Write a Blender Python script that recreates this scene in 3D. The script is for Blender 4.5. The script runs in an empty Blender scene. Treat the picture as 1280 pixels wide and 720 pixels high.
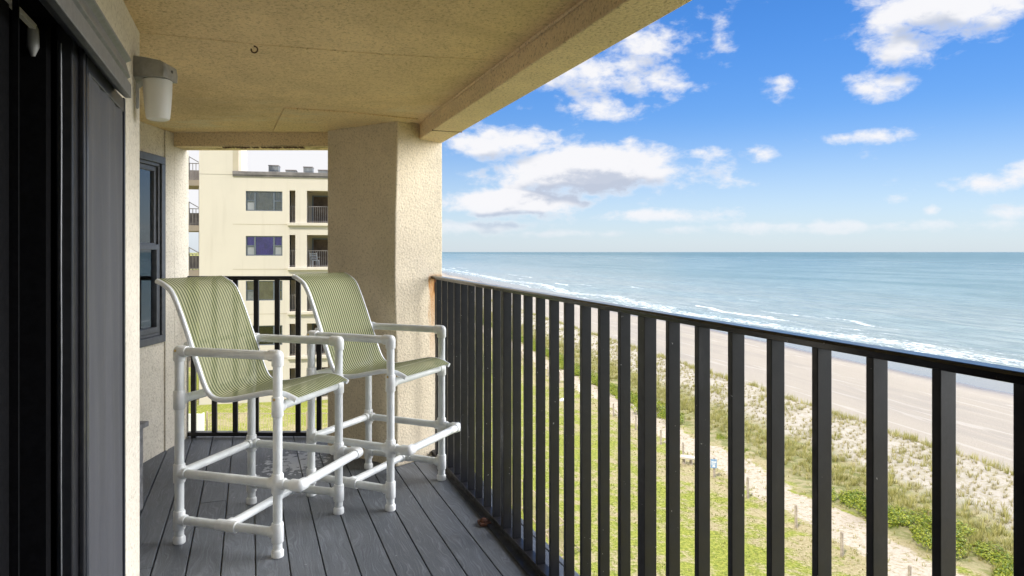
import bpy, bmesh, math, random
import numpy as np
from mathutils import Vector, Matrix
random.seed(7); rng = np.random.default_rng(11)
S = bpy.context.scene
C = S.collection
R = math.radians
# ------------------------------------------------------------------ camera
EYE = 1.35
cam = bpy.data.objects.new('camera', bpy.data.cameras.new('camera')); C.objects.link(cam)
cam.location = (0, 0, EYE); cam.rotation_euler = (R(90), 0, 0)
cam.data.sensor_width = 36; cam.data.lens = 860/1280*36
cam.data.shift_y = -45/1280
cam.data.clip_start = .02; cam.data.clip_end = 90000
S.camera = cam
# ------------------------------------------------------------------ render / exposure
S.view_settings.view_transform = 'Standard'; S.view_settings.look = 'None'
S.view_settings.exposure = 1.05; S.view_settings.gamma = 1; S.view_settings.use_curve_mapping = False
cy = S.cycles
cy.max_bounces = 10; cy.diffuse_bounces = 8; cy.glossy_bounces = 3; cy.transmission_bounces = 4; cy.transparent_max_bounces = 8
cy.caustics_reflective = True; cy.caustics_refractive = False
cy.sample_clamp_indirect = 8
cy.use_denoising = True
try:
    cy.denoiser = 'OPENIMAGEDENOISE'; cy.denoising_input_passes = 'RGB_ALBEDO_NORMAL'; cy.denoising_prefilter = 'ACCURATE'
except Exception: pass
SUN_EL, SUN_AZ = R(52), R(215)            # compass azimuth, clockwise from +Y: the sun stands behind and to the left

# ------------------------------------------------------------------ node helper
class NT:
    def __init__(s, tree): s.t = tree; s.n = tree.nodes; s.l = tree.links
    def put(s, sock, v):
        if isinstance(v, bpy.types.NodeSocket): s.l.new(v, sock)
        elif v is not None:
            try: sock.default_value = v
            except Exception: sock.default_value = (v[0], v[1], v[2], 1) if hasattr(v, '__len__') else (v, v, v)
    def m(s, op, a, b=None, c=None, clamp=False):
        n = s.n.new('ShaderNodeMath'); n.operation = op; n.use_clamp = clamp
        s.put(n.inputs[0], a)
        if b is not None: s.put(n.inputs[1], b)
        if c is not None: s.put(n.inputs[2], c)
        return n.outputs[0]
    def vm(s, op, a, b=None):
        n = s.n.new('ShaderNodeVectorMath'); n.operation = op
        s.put(n.inputs[0], a)
        if b is not None: s.put(n.inputs[1], b)
        return n.outputs['Value'] if op in ('DOT_PRODUCT', 'LENGTH') else n.outputs[0]
    def xyz(s, x, y, z):
        n = s.n.new('ShaderNodeCombineXYZ')
        for i, v in enumerate((x, y, z)): s.put(n.inputs[i], v)
        return n.outputs[0]
    def sep(s, v):
        n = s.n.new('ShaderNodeSeparateXYZ'); s.l.new(v, n.inputs[0]); return n.outputs
    def noise(s, vec, scale, detail=4, rough=.55, dist=0):
        n = s.n.new('ShaderNodeTexNoise'); s.l.new(vec, n.inputs['Vector'])
        n.inputs['Scale'].default_value = scale; n.inputs['Detail'].default_value = detail
        n.inputs['Roughness'].default_value = rough; n.inputs['Distortion'].default_value = dist
        return n.outputs[0]
    def voro(s, vec, scale, feature='F1'):
        n = s.n.new('ShaderNodeTexVoronoi'); n.feature = feature; s.l.new(vec, n.inputs['Vector'])
        n.inputs['Scale'].default_value = scale; return n.outputs[0]
    def ss(s, v, lo, hi, a=0., b=1.):
        n = s.n.new('ShaderNodeMapRange'); n.interpolation_type = 'SMOOTHSTEP'
        s.put(n.inputs[0], v); s.put(n.inputs[1], lo); s.put(n.inputs[2], hi); s.put(n.inputs[3], a); s.put(n.inputs[4], b)
        return n.outputs[0]
    def lin(s, v, lo, hi, a=0., b=1.):
        n = s.n.new('ShaderNodeMapRange')
        s.put(n.inputs[0], v); s.put(n.inputs[1], lo); s.put(n.inputs[2], hi); s.put(n.inputs[3], a); s.put(n.inputs[4], b)
        return n.outputs[0]
    def mix(s, f, a, b, blend='MIX'):
        n = s.n.new('ShaderNodeMix'); n.data_type = 'RGBA'; n.blend_type = blend
        s.put(n.inputs[0], f)
        for i, v in ((6, a), (7, b)):
            if isinstance(v, bpy.types.NodeSocket): s.l.new(v, n.inputs[i])
            else: n.inputs[i].default_value = (v[0], v[1], v[2], 1)
        return n.outputs[2]
    def band(s, v, lo, hi, e):
        return s.m('MULTIPLY', s.ss(v, lo-e, lo+e), s.ss(v, hi-e, hi+e, 1, 0))
    def coord(s, k='Object'): return s.n.new('ShaderNodeTexCoord').outputs[k]
    def pos(s): return s.n.new('ShaderNodeNewGeometry').outputs['Position']
    def bump(s, h, strength, dist):
        n = s.n.new('ShaderNodeBump'); n.inputs['Strength'].default_value = strength; n.inputs['Distance'].default_value = dist
        s.l.new(h, n.inputs['Height']); return n.outputs[0]

def new_mat(name):
    m = bpy.data.materials.new(name); m.use_nodes = True
    nt = NT(m.node_tree); b = m.node_tree.nodes['Principled BSDF']
    return m, nt, b

def simple(name, col, rough=.5, metal=0, var=.12, scale=30, bump=0, bscale=200, spec=.5, bdist=.001):
    m, t, b = new_mat(name); p = t.coord()
    n = t.noise(p, scale, 5, .6)
    lo = tuple(c*(1-var) for c in col); hi = tuple(min(1, c*(1+var)) for c in col)
    t.put(b.inputs['Base Color'], t.mix(t.ss(n, .3, .7), lo, hi))
    b.inputs['Roughness'].default_value = rough; b.inputs['Metallic'].default_value = metal
    b.inputs['Specular IOR Level'].default_value = spec
    if bump: t.put(b.inputs['Normal'], t.bump(t.noise(p, bscale, 3, .6), bump, bdist))
    return m

# ------------------------------------------------------------------ sky
def aim(px, py):                               # direction of a cloud -> azimuth, elevation (radians)
    x, y, z = (px-640)/860, 1, (315-py)/860
    return math.atan2(x, y), math.atan2(z, math.hypot(x, y))
CLOUDS = [  # azimuth/elevation given through the spot where each cloud stood; then half sizes (in 1/860 rad), density
 (1170,10,95,40,1.1),(1130,52,46,32,1.0),(1240,-12,60,26,.8),(1108,107,40,20,.85),(980,112,25,24,.8),(905,42,16,20,.68),
 (1070,171,56,9,.8),(955,188,24,10,.9),(884,193,22,11,.9),(1127,248,26,8,.75),(1222,230,60,15,.95),(1285,210,40,17,.95),
 (1275,265,60,10,.85),(1165,262,16,9,.8),(812,68,56,46,.95),(735,92,66,30,.80),(838,104,36,18,.85),(752,140,56,16,1.05),(663,135,20,9,.6),(790,35,40,20,.6),
 (632,180,84,26,1.0),(725,216,112,29,1.45),(655,251,98,17,1.3),(600,214,40,12,.8),(790,222,50,22,1.0),(805,270,92,9,.9),(1090,283,170,9,.82),(600,284,75,9,.85),(720,292,120,6,.7),(850,288,40,6,.75)]
W = bpy.data.worlds.new('World'); S.world = W; W.use_nodes = True
wt = NT(W.node_tree); bg = W.node_tree.nodes['Background']
sky = wt.n.new('ShaderNodeTexSky'); sky.sky_type = 'NISHITA'; sky.sun_disc = False
sky.sun_elevation = SUN_EL; sky.sun_rotation = SUN_AZ; sky.altitude = 10; sky.air_density = 1.0; sky.dust_density = .35; sky.ozone_density = 3.2
SKY = .063
d = wt.vm('NORMALIZE', wt.coord('Generated')); dx, dy, dz = wt.sep(d)
az = wt.m('ARCTAN2', dx, dy); el = wt.m('ARCSINE', dz)
hs = wt.n.new('ShaderNodeHueSaturation'); hs.inputs['Saturation'].default_value = 1.15; hs.inputs['Value'].default_value = 1.0
wt.l.new(sky.outputs[0], hs.inputs['Color']); skyc = hs.outputs[0]
def cloud_density(elv):
    acc = None
    for (px, py, rx, ry, k) in CLOUDS:
        a, e = aim(px, py)
        u = wt.m('DIVIDE', wt.m('SUBTRACT', az, a), rx/860*math.cos(a)**1.2)
        v = wt.m('DIVIDE', wt.m('SUBTRACT', elv, e), ry/860*math.cos(a))
        q = wt.m('MULTIPLY_ADD', u, u, wt.m('MULTIPLY', v, v))
        g = wt.m('MULTIPLY', wt.m('POWER', 2.718, wt.m('MULTIPLY', q, -.62)), k)
        acc = g if acc is None else wt.m('MAXIMUM', acc, g)
    return acc
def nvec(dv):
    return wt.xyz(az, wt.m('MULTIPLY_ADD', el, 1.75, dv), .3)
# bright bank added in the unseen sky to the right, to light the balcony, and a white overcast over the neighbours to the left
fill_glare = wt.m('MULTIPLY', wt.m('MULTIPLY', wt.ss(az, .74, 1.0), wt.ss(az, 1.55, 2.15, 1, .12)), wt.ss(el, .75, 1.15, 1, 0))
far = wt.m('MAXIMUM', fill_glare, wt.ss(az, -.25, -.12, 1.5, 0))
def dens(off):
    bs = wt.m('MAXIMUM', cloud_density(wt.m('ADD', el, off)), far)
    na = wt.noise(nvec(off*1.9), 11, 3, .5, .1); nb = wt.noise(nvec(off*1.9), 34, 8, .62, .2)
    co = wt.m('ADD', bs, wt.m('MULTIPLY', wt.m('SUBTRACT', na, .5), 1.5))
    return co, wt.m('ADD', co, wt.m('MULTIPLY', wt.m('SUBTRACT', nb, .5), 1.25))
c1, d1 = dens(0); c2_, d2 = dens(.026)
alpha = wt.ss(d1, .40, 1.02)
low = wt.m('MULTIPLY', wt.ss(wt.m('SUBTRACT', wt.m('MULTIPLY_ADD', d2, .25, wt.m('MULTIPLY', c2_, .75)), c1), -.22, .42), wt.ss(d1, .45, 1.0))
shade = wt.m('SUBTRACT', 1.0, wt.m('MAXIMUM', wt.m('MULTIPLY', low, .62), wt.m('MULTIPLY', wt.m('MULTIPLY', wt.ss(d2, .8, 1.5), wt.ss(d1, .6, 1.2)), .55)))
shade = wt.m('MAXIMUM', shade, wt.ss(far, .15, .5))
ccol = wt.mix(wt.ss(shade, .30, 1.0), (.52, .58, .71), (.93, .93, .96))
lum = wt.m('MULTIPLY', 1.0, wt.lin(fill_glare, 0, 1, .49, 6.4))
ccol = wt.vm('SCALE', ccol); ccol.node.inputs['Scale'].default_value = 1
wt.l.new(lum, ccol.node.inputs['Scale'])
skys = wt.vm('SCALE', wt.vm('MULTIPLY', skyc, wt.mix(wt.ss(el, .08, .36), (.68, .79, 1.0), (.56, .93, 1.33)))); skys.node.inputs['Scale'].default_value = SKY
# haze lifts the lowest few degrees of the sky
hz = wt.ss(el, -.02, .20, 1, 0)
skyh = wt.mix(wt.m('MULTIPLY', hz, .62), skys, (.36, .405, .46))
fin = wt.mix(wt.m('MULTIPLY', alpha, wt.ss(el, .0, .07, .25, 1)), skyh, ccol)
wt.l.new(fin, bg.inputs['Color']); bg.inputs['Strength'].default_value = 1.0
W.cycles.sampling_method = 'MANUAL'; W.cycles.sample_map_resolution = 1024
# ------------------------------------------------------------------ sun
sl = bpy.data.lights.new('sun', 'SUN'); sl.energy = 2.7; sl.angle = R(.5); sl.color = (1, .95, .86)
sun = bpy.data.objects.new('sun', sl); C.objects.link(sun)
sd = Vector((math.sin(SUN_AZ)*math.cos(SUN_EL), math.cos(SUN_AZ)*math.cos(SUN_EL), math.sin(SUN_EL)))
sun.rotation_euler = sd.to_track_quat('Z', 'Y').to_euler(); sun.location = (0, -5, 30)

# ------------------------------------------------------------------ mesh helpers
class MB:
    def __init__(s): s.v = []; s.f = []; s.uv = None
    def add(s, vs, fs):
        o = len(s.v); s.v += [tuple(v) for v in vs]; s.f += [tuple(i+o for i in f) for f in fs]; return s
    def box(s, x0, x1, y0, y1, z0, z1):
        vs = [(x, y, z) for z in (z0, z1) for x, y in ((x0, y0), (x1, y0), (x1, y1), (x0, y1))]
        return s.add(vs, [(3,2,1,0),(4,5,6,7),(0,1,5,4),(1,2,6,5),(2,3,7,6),(3,0,4,7)])
    def prism(s, poly, z0, z1):
        n = len(poly); a = sum(poly[i][0]*poly[(i+1)%n][1]-poly[(i+1)%n][0]*poly[i][1] for i in range(n))
        if a < 0: poly = poly[::-1]
        zt = z1 if hasattr(z1, '__len__') else [z1]*n
        vs = [(p[0], p[1], z0) for p in poly]+[(p[0], p[1], zt[i]) for i, p in enumerate(poly)]
        return s.add(vs, [tuple(range(n))[::-1], tuple(range(n, 2*n))]+[(i, (i+1)%n, (i+1)%n+n, i+n) for i in range(n)])
    def bar(s, p0, p1, w, h, up=(0,0,1)):
        p0, p1 = Vector(p0), Vector(p1); d = (p1-p0).normalized(); up = Vector(up)
        if abs(d.dot(up)) > .95: up = Vector((1,0,0))
        a = d.cross(up).normalized(); b = a.cross(d)
        vs = []
        for p in (p0, p1):
            for i, j in ((-1,-1),(1,-1),(1,1),(-1,1)): vs.append(p+a*(i*w/2)+b*(j*h/2))
        return s.add(vs, [(0,1,2,3),(7,6,5,4),(0,4,5,1),(1,5,6,2),(2,6,7,3),(3,7,4,0)])
    def loft(s, rings, cap=True):
        n = len(rings[0]); vs = [v for r in rings for v in r]; fs = []
        for k in range(len(rings)-1):
            for i in range(n): fs.append((k*n+i, k*n+(i+1)%n, (k+1)*n+(i+1)%n, (k+1)*n+i))
        if cap: fs += [tuple(range(n))[::-1], tuple((len(rings)-1)*n+i for i in range(n))]
        return s.add(vs, fs)
    def lathe(s, p0, p1, prof, n=18):           # prof: (t along p0->p1 in metres, radius)
        p0, p1 = Vector(p0), Vector(p1); d = (p1-p0).normalized()
        a = d.orthogonal().normalized(); b = d.cross(a)
        return s.loft([[p0+d*t+(a*math.cos(2*math.pi*i/n)+b*math.sin(2*math.pi*i/n))*r for i in range(n)] for t, r in prof])
    def tube(s, p0, p1, r, n=16):
        return s.lathe(p0, p1, [(0, r), ((Vector(p1)-Vector(p0)).length, r)], n)
    def path(s, pts, r, n=12):
        pts = [Vector(p) for p in pts]; rings = []; a = None
        for i, p in enumerate(pts):
            d = (pts[min(i+1, len(pts)-1)]-pts[max(i-1, 0)]).normalized()
            a = (d.orthogonal() if a is None else (a-d*a.dot(d))).normalized(); b = d.cross(a)
            rr = r[i] if hasattr(r, '__len__') else r
            rings.append([p+(a*math.cos(2*math.pi*k/n)+b*math.sin(2*math.pi*k/n))*rr for k in range(n)])
        return s.loft(rings)
    def sphere(s, c, r, n=16, m=10):
        c = Vector(c); rings = []
        for j in range(1, m):
            t = math.pi*j/m
            rings.append([c+Vector((math.sin(t)*math.cos(2*math.pi*i/n), math.sin(t)*math.sin(2*math.pi*i/n), -math.cos(t)))*r for i in range(n)])
        return s.loft(rings)
    def build(s, name, mat, parent=None, smooth=False, bevel=0, M=None):
        me = bpy.data.meshes.new(name); me.from_pydata(s.v, [], s.f); me.update()
        bm = bmesh.new(); bm.from_mesh(me)
        if M is not None: bm.transform(M)
        bmesh.ops.recalc_face_normals(bm, faces=bm.faces)
        if bevel:
            bmesh.ops.bevel(bm, geom=[e for e in bm.edges if len(e.link_faces) == 2 and e.calc_face_angle(0) > .5], offset=bevel, segments=2, affect='EDGES', profile=.5)
        bm.to_mesh(me); bm.free()
        if smooth:
            me.polygons.foreach_set('use_smooth', [True]*len(me.polygons))
            me.set_sharp_from_angle(angle=R(38))
        o = bpy.data.objects.new(name, me); C.objects.link(o)
        if mat: me.materials.append(mat)
        if parent: o.parent = parent
        return o
def tag(o, label=None, cat=None, group=None, kind=None):
    if label: o['label'] = label
    if cat: o['category'] = cat
    if group: o['group'] = group
    if kind: o['kind'] = kind
    return o
def thing(name, label, cat, loc=(0,0,0), rz=0, group=None):
    o = bpy.data.objects.new(name, None); o.empty_display_size = .1; C.objects.link(o)
    o.location = loc; o.rotation_euler = (0, 0, rz); return tag(o, label, cat, group)
def dup(root, loc, rz, label=None):
    def cp(o, par):
        c = o.copy(); C.objects.link(c)
        if par: c.parent = par
        for ch in kids.get(o, []): cp(ch, c)
        return c
    kids = {}
    for o in C.objects:
        if o.parent: kids.setdefault(o.parent, []).append(o)
    r = cp(root, None); r.location = loc; r.rotation_euler = (0, 0, rz)
    if label: r['label'] = label
    return r
BA = math.atan(.381)                           # the balcony runs 21 degrees off the view
cb, sb = math.cos(BA), math.sin(BA)
def b2w(x, y, z=0): return (x*cb-y*sb, x*sb+y*cb, z)
MBAL = Matrix.Rotation(BA, 4, 'Z')

# ------------------------------------------------------------------ materials
def stucco(name, col, pit=.5, bump=.55, scale=95, stain=None):
    m, t, b = new_mat(name); p = t.pos()
    n = t.noise(p, scale*.62, 4, .75); big = t.noise(p, 1.7, 5, .6); mid = t.noise(p, 9, 4, .6)
    v = t.voro(p, scale*.5)
    c = t.mix(t.ss(big, .3, .7), tuple(x*.90 for x in col), tuple(min(1, x*1.07) for x in col))
    c = t.mix(t.ss(mid, .42, .72, 0, .3), c, tuple(x*.80 for x in col))
    c = t.mix(t.ss(n, .50, .68, 0, pit), c, (col[0]*.38, col[1]*.34, col[2]*.28))
    c = t.mix(t.ss(n, .46, .34, 0, .5), c, tuple(min(.9, x*1.12) for x in col))
    if stain: c = stain(t, p, c)
    t.put(b.inputs['Base Color'], c); b.inputs['Roughness'].default_value = .93; b.inputs['Specular IOR Level'].default_value = .2
    h = t.m('SUBTRACT', t.m('MULTIPLY', v, .6), n)
    t.put(b.inputs['Normal'], t.bump(h, min(1, bump*1.3), .006)); return m
def rust_stain(t, p, c):                       # iron stain where the rail is fixed to the pillar
    x, y, z = t.sep(p)
    w = t.noise(t.vm('MULTIPLY', p, (60, 60, 6)), 1, 4, .6)
    k = t.m('MULTIPLY', t.ss(t.m('ADD', x, t.m('MULTIPLY', w, .05)), -.528, -.512), t.m('MULTIPLY', t.m('POWER', t.lin(z, .48, 1.12), 1.6), t.ss(z, 1.17, 1.22, 1, 0)))
    c = t.mix(t.m('MULTIPLY', k, t.ss(w, .25, .6, .35, .9)), c, (.52, .22, .04))
    k2 = t.m('MULTIPLY', t.ss(t.m('ADD', x, t.m('MULTIPLY', w, .02)), -.512, -.500), t.m('MULTIPLY', t.ss(z, 1.06, 1.10), t.ss(z, 1.18, 1.2, 1, 0)))
    return t.mix(k2, c, (.10, .035, .012))
def soot_stain(t, p, c):
    x, y, z = t.sep(p)
    n = t.noise(t.vm('MULTIPLY', p, (3, 10, 40)), 1, 5, .7)
    k = t.m('MULTIPLY', t.ss(n, .52, .66), t.ss(z, 2.11, 2.085))
    return t.mix(t.m('MULTIPLY', k, .7), c, (.12, .09, .04))
def ceil_stain(t, p, c):
    n = t.noise(t.vm('MULTIPLY', p, (1.2, 2.5, 1)), 1.6, 6, .65)
    k = t.m('MULTIPLY', t.ss(n, .5, .7), t.ss(t.sep(p)[1], 3.2, 4.6))
    k2 = t.m('MULTIPLY', t.ss(t.noise(t.vm('MULTIPLY', p, (1, 1, 1)), .9, 6, .7, .5), .50, .66), .32)
    return t.mix(k2, t.mix(t.m('MULTIPLY', k, .6), c, (.78, .72, .58)), (.44, .31, .15))
M = {}
M['ceil'] = stucco('ceiling_stucco', (.84, .64, .375), .70, .7, 135, ceil_stain)
M['beam'] = stucco('beam_stucco', (.88, .70, .45), .8, .7, 135)
M['endbeam'] = stucco('end_beam_stucco', (.88, .71, .45), .75, .7, 135, soot_stain)
M['wall'] = stucco('wall_stucco', (.71, .655, .54), .55, .5, 120)
M['pillar'] = stucco('pillar_stucco', (.70, .605, .445), .55, .42, 135, rust_stain)
M['conc'] = simple('slab_concrete', (.45, .42, .36), .9, bump=.4, bscale=60)
def far_mat():
    m, t, b = new_mat('neighbour_render'); p = t.coord()
    st = t.noise(t.vm('MULTIPLY', p, (2.2, 2.2, .16)), 1, 6, .65); bl_ = t.noise(p, .35, 5, .6)
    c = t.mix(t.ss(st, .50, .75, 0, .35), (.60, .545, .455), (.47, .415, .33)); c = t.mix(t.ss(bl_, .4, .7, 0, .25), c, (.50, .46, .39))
    t.put(b.inputs['Base Color'], c); b.inputs['Roughness'].default_value = .9
    t.put(b.inputs['Normal'], t.bump(t.noise(p, 8, 4, .6), .15, .02)); return m
M['far'] = far_mat()
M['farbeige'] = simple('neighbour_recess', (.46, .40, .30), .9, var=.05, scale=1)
M['farcap'] = simple('parapet_metal', (.20, .18, .17), .5, .3, var=.25, scale=2)
M['farframe'] = simple('neighbour_frame', (.13, .15, .17), .5, .3)
M['farslab'] = simple('walkway_concrete', (.30, .25, .20), .9)
M['rail'] = simple('bronze_rail', (.011, .0102, .011), .34, .0, var=.25, scale=40, bump=.12, bscale=350, spec=.5)
def rail_mat(name, rough, bmp):
    m, t, b = new_mat(name); p = t.pos()
    c = t.mix(t.ss(t.noise(p, 14, 5, .65), .3, .7), (.0085, .008, .009), (.015, .0138, .0145))
    c = t.mix(t.ss(t.noise(p, 75, 2, .5), .745, .77), c, (.30, .29, .27))
    c = t.mix(t.ss(t.noise(t.vm('MULTIPLY', p, (1, 1, .3)), 9, 6, .7), .60, .75, 0, .35), c, (.05, .048, .048))
    t.put(b.inputs['Base Color'], c); t.put(b.inputs['Roughness'], t.ss(t.noise(p, 25, 4, .6), .3, .7, rough*.8, rough*1.3))
    t.put(b.inputs['Normal'], t.bump(t.noise(p, 120, 4, .6), bmp, .001)); return m
M['rail'] = rail_mat('bronze_rail', .36, .2); M['railtop'] = rail_mat('bronze_top_rail', .16, .05)
M['pvc'] = simple('white_plastic_pipe', (.74, .76, .74), .36, var=.09, scale=9, spec=.5, bump=.05, bscale=60)
M['pvcfit'] = simple('white_plastic_fitting', (.78, .79, .765), .33, var=.08, scale=14, spec=.5)
M['slingframe'] = simple('coated_white_metal', (.74, .76, .77), .35, .1, var=.04)
M['brass'] = simple('brass', (.75, .55, .22), .35, 1)
M['black'] = simple('black_aluminium', (.012, .012, .014), .38, var=.3)
M['screenframe'] = simple('dark_grey_screen_frame', (.035, .038, .045), .35, .4)
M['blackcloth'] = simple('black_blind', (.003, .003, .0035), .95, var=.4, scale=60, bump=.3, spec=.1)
M['room'] = simple('painted_dark_interior', (.004, .004, .0045), .95, spec=.05)  # near-black colour stands in for unlit interiors
M['track'] = simple('grey_painted_track', (.155, .16, .165), .42, .2, var=.14, scale=45, bump=.1, bscale=90)
M['lightmetal'] = simple('pale_metal', (.62, .60, .56), .4, .2)
M['winframe'] = simple('slate_window_frame', (.085, .090, .098), .45, .2, var=.15)
M['lamp'] = simple('grey_lamp_metal', (.27, .265, .245), .48, .2, var=.15, bump=.15, bscale=90)
M['bench'] = simple('grey_weathered_wood', (.25, .25, .255), .75, var=.3, scale=18, bump=.3, bscale=60)
M['rust'] = simple('rusty_iron', (.09, .035, .018), .85, var=.4, scale=90, bump=.4)
M['post'] = simple('weathered_post', (.34, .29, .23), .9, var=.3, scale=12, bump=.3, bscale=40)
M['stone'] = simple('pale_bench_stone', (.50, .46, .38), .85, var=.15, scale=8)
M['sign'] = simple('pale_blue_sign', (.22, .34, .50), .5, var=.2, scale=20)
M['whitep'] = simple('white_fence_paint', (.82, .82, .80), .5, var=.04)
M['beigep'] = simple('bronze_fence_paint', (.42, .34, .24), .5, var=.1)
M['hvac'] = simple('galvanised_casing', (.20, .21, .21), .5, .4, var=.2, scale=4)
M['curtain'] = simple('beige_curtain', (.56, .49, .37), .9, var=.12, scale=3)
M['purple'] = simple('purple_curtain', (.17, .09, .62), .9, var=.3, scale=1.5)
M['darkcurtain'] = simple('brown_dark_drape', (.10, .07, .05), .9, var=.35, scale=2)
M['ac'] = simple('pale_grey_panel', (.27, .28, .29), .6, var=.05)

def board_mat():
    m, t, b = new_mat('grey_composite_decking'); p = t.pos()
    q = t.n.new('ShaderNodeVectorRotate'); q.rotation_type = 'Z_AXIS'; q.inputs['Angle'].default_value = -BA
    t.l.new(p, q.inputs['Vector']); q = q.outputs[0]; x, y, z = t.sep(q)
    row = t.m('FLOOR', t.m('DIVIDE', t.m('SUBTRACT', x, .985), .1375))
    wn = t.n.new('ShaderNodeTexWhiteNoise'); wn.noise_dimensions = '1D'; t.l.new(row, wn.inputs['W']); rnd = wn.outputs[0]
    q2 = t.vm('ADD', q, t.xyz(0, t.m('MULTIPLY', rnd, 9), 0))
    warp = t.noise(t.vm('MULTIPLY', q2, (5, 1.2, 1)), 1.6, 3, .5)
    gx = t.m('MULTIPLY_ADD', warp, .16, x)
    g = t.noise(t.xyz(t.m('MULTIPLY', gx, 170), t.m('MULTIPLY', y, 5), rnd), 1, 4, .6)
    g2 = t.noise(t.vm('MULTIPLY', q2, (420, 60, 1)), 1, 3, .7)
    big = t.noise(q, 2.2, 5, .65)
    c = t.mix(rnd, (.092, .103, .116), (.150, .163, .178))
    c = t.mix(t.ss(g, .50, .68, 0, .7), c, (.21, .225, .245))
    c = t.mix(t.ss(g, .48, .32, 0, .45), c, (.065, .072, .085))
    c = t.mix(t.ss(g2, .60, .75, 0, .5), c, (.24, .255, .27))
    c = t.mix(t.ss(big, .45, .7, 0, .35), c, (.095, .095, .100))
    # dried white splashes near the far end
    sp = t.vm('LENGTH', t.vm('MULTIPLY', t.vm('SUBTRACT', p, (-1.40, 4.42, 0)), (1, .75, 0)))
    k = t.m('MULTIPLY', t.ss(sp, .36, .03), 1)
    k = t.ss(t.m('ADD', t.noise(p, 22, 4, .6), t.m('MULTIPLY', k, .34)), .72, .78)
    c = t.mix(t.m('MULTIPLY', k, .85), c, (.62, .64, .66))
    speck = t.m('MAXIMUM', t.ss(t.noise(p, 60, 2, .5), .745, .78), t.m('MULTIPLY', t.ss(t.noise(p, 5, 7, .75), .58, .78), .35))
    c = t.mix(t.m('MULTIPLY', speck, .5), c, (.45, .45, .45))
    t.put(b.inputs['Base Color'], c)
    t.put(b.inputs['Roughness'], t.ss(g2, .3, .7, .42, .62))
    b.inputs['Specular IOR Level'].default_value = .5
    h = t.m('ADD', t.m('MULTIPLY', g, 1.0), t.m('MULTIPLY', g2, .5))
    t.put(b.inputs['Normal'], t.bump(h, .45, .002)); return m
M['deck'] = board_mat()

def sling_mat():
    m, t, b = new_mat('green_striped_sling')
    u, v, _ = t.sep(t.coord('UV'))
    s = t.m('MULTIPLY_ADD', t.m('SINE', t.m('MULTIPLY', u, 2*math.pi*24)), .5, .5)
    s2 = t.m('MULTIPLY_ADD', t.m('SINE', t.m('MULTIPLY', v, 2*math.pi*260)), .5, .5)
    c = t.mix(t.ss(s, .30, .62), (.10, .125, .042), (.43, .435, .24))
    
    seam = t.m('MULTIPLY', t.band(v, .905, .912, .001), t.ss(t.m('SINE', t.m('MULTIPLY', u, 2*math.pi*80)), 0, .3))
    c = t.mix(seam, c, (.75, .76, .62))
    t.put(b.inputs['Base Color'], c); b.inputs['Roughness'].default_value = .75
    t.put(b.inputs['Normal'], t.bump(s, .4, .001))
    out = t.n['Material Output']
    tr = t.n.new('ShaderNodeBsdfTranslucent'); t.put(tr.inputs['Color'], t.mix(.0, c, c))
    mx = t.n.new('ShaderNodeMixShader'); mx.inputs[0].default_value = .38; t.l.new(b.outputs[0], mx.inputs[1]); t.l.new(tr.outputs[0], mx.inputs[2])
    tp = t.n.new('ShaderNodeBsdfTransparent'); mx2 = t.n.new('ShaderNodeMixShader')
    t.put(mx2.inputs[0], t.m('MULTIPLY', t.ss(s, .30, .62, 1, .3), .16))
    t.l.new(mx.outputs[0], mx2.inputs[1]); t.l.new(tp.outputs[0], mx2.inputs[2]); t.l.new(mx2.outputs[0], out.inputs['Surface'])
    return m
M['sling'] = sling_mat()

def glass_mat(name, tint, rough=.03, mixf=.5):     # window glass: clear pane with mirror reflection
    m, t, b = new_mat(name); out = t.n['Material Output']
    gl = t.n.new('ShaderNodeBsdfGlossy'); gl.inputs['Roughness'].default_value = rough; gl.inputs['Color'].default_value = (1, 1, 1, 1)
    tr = t.n.new('ShaderNodeBsdfTransparent'); tr.inputs['Color'].default_value = (*tint, 1)
    fr = t.n.new('ShaderNodeFresnel'); fr.inputs['IOR'].default_value = 1.5
    mx = t.n.new('ShaderNodeMixShader'); t.put(mx.inputs[0], t.m('ADD', t.m('MULTIPLY', fr.outputs[0], 1.2), mixf, clamp=True))
    t.l.new(tr.outputs[0], mx.inputs[1]); t.l.new(gl.outputs[0], mx.inputs[2]); t.l.new(mx.outputs[0], out.inputs['Surface'])
    return m
M['glass'] = glass_mat('window_glass', (.85, .87, .88), .03, .04)
M['glassfar'] = glass_mat('neighbour_glass', (.9, .9, .9), .05, 0)
def screen_mat():
    m, t, b = new_mat('grey_insect_mesh'); p = t.pos()
    n = t.noise(t.vm('MULTIPLY', p, (6, 6, .9)), 1, 4, .6)
    c = t.mix(t.ss(n, .35, .7), (.040, .041, .046), (.062, .063, .069))
    t.put(b.inputs['Base Color'], c); b.inputs['Roughness'].default_value = .6; b.inputs['Sheen Weight'].default_value = .10
    t.put(b.inputs['Normal'], t.bump(t.noise(p, 900, 2, .5), .25, .001)); return m
M['screen'] = screen_mat()
def frosted():
    m, t, b = new_mat('frosted_glass'); p = t.pos()
    b.inputs['Base Color'].default_value = (.80, .79, .73, 1); b.inputs['Roughness'].default_value = .45
    b.inputs['Transmission Weight'].default_value = .35; b.inputs['Subsurface Weight'].default_value = .0
    t.put(b.inputs['Normal'], t.bump(t.noise(p, 300, 2, .5), .2, .001)); return m
M['frost'] = frosted()

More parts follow.
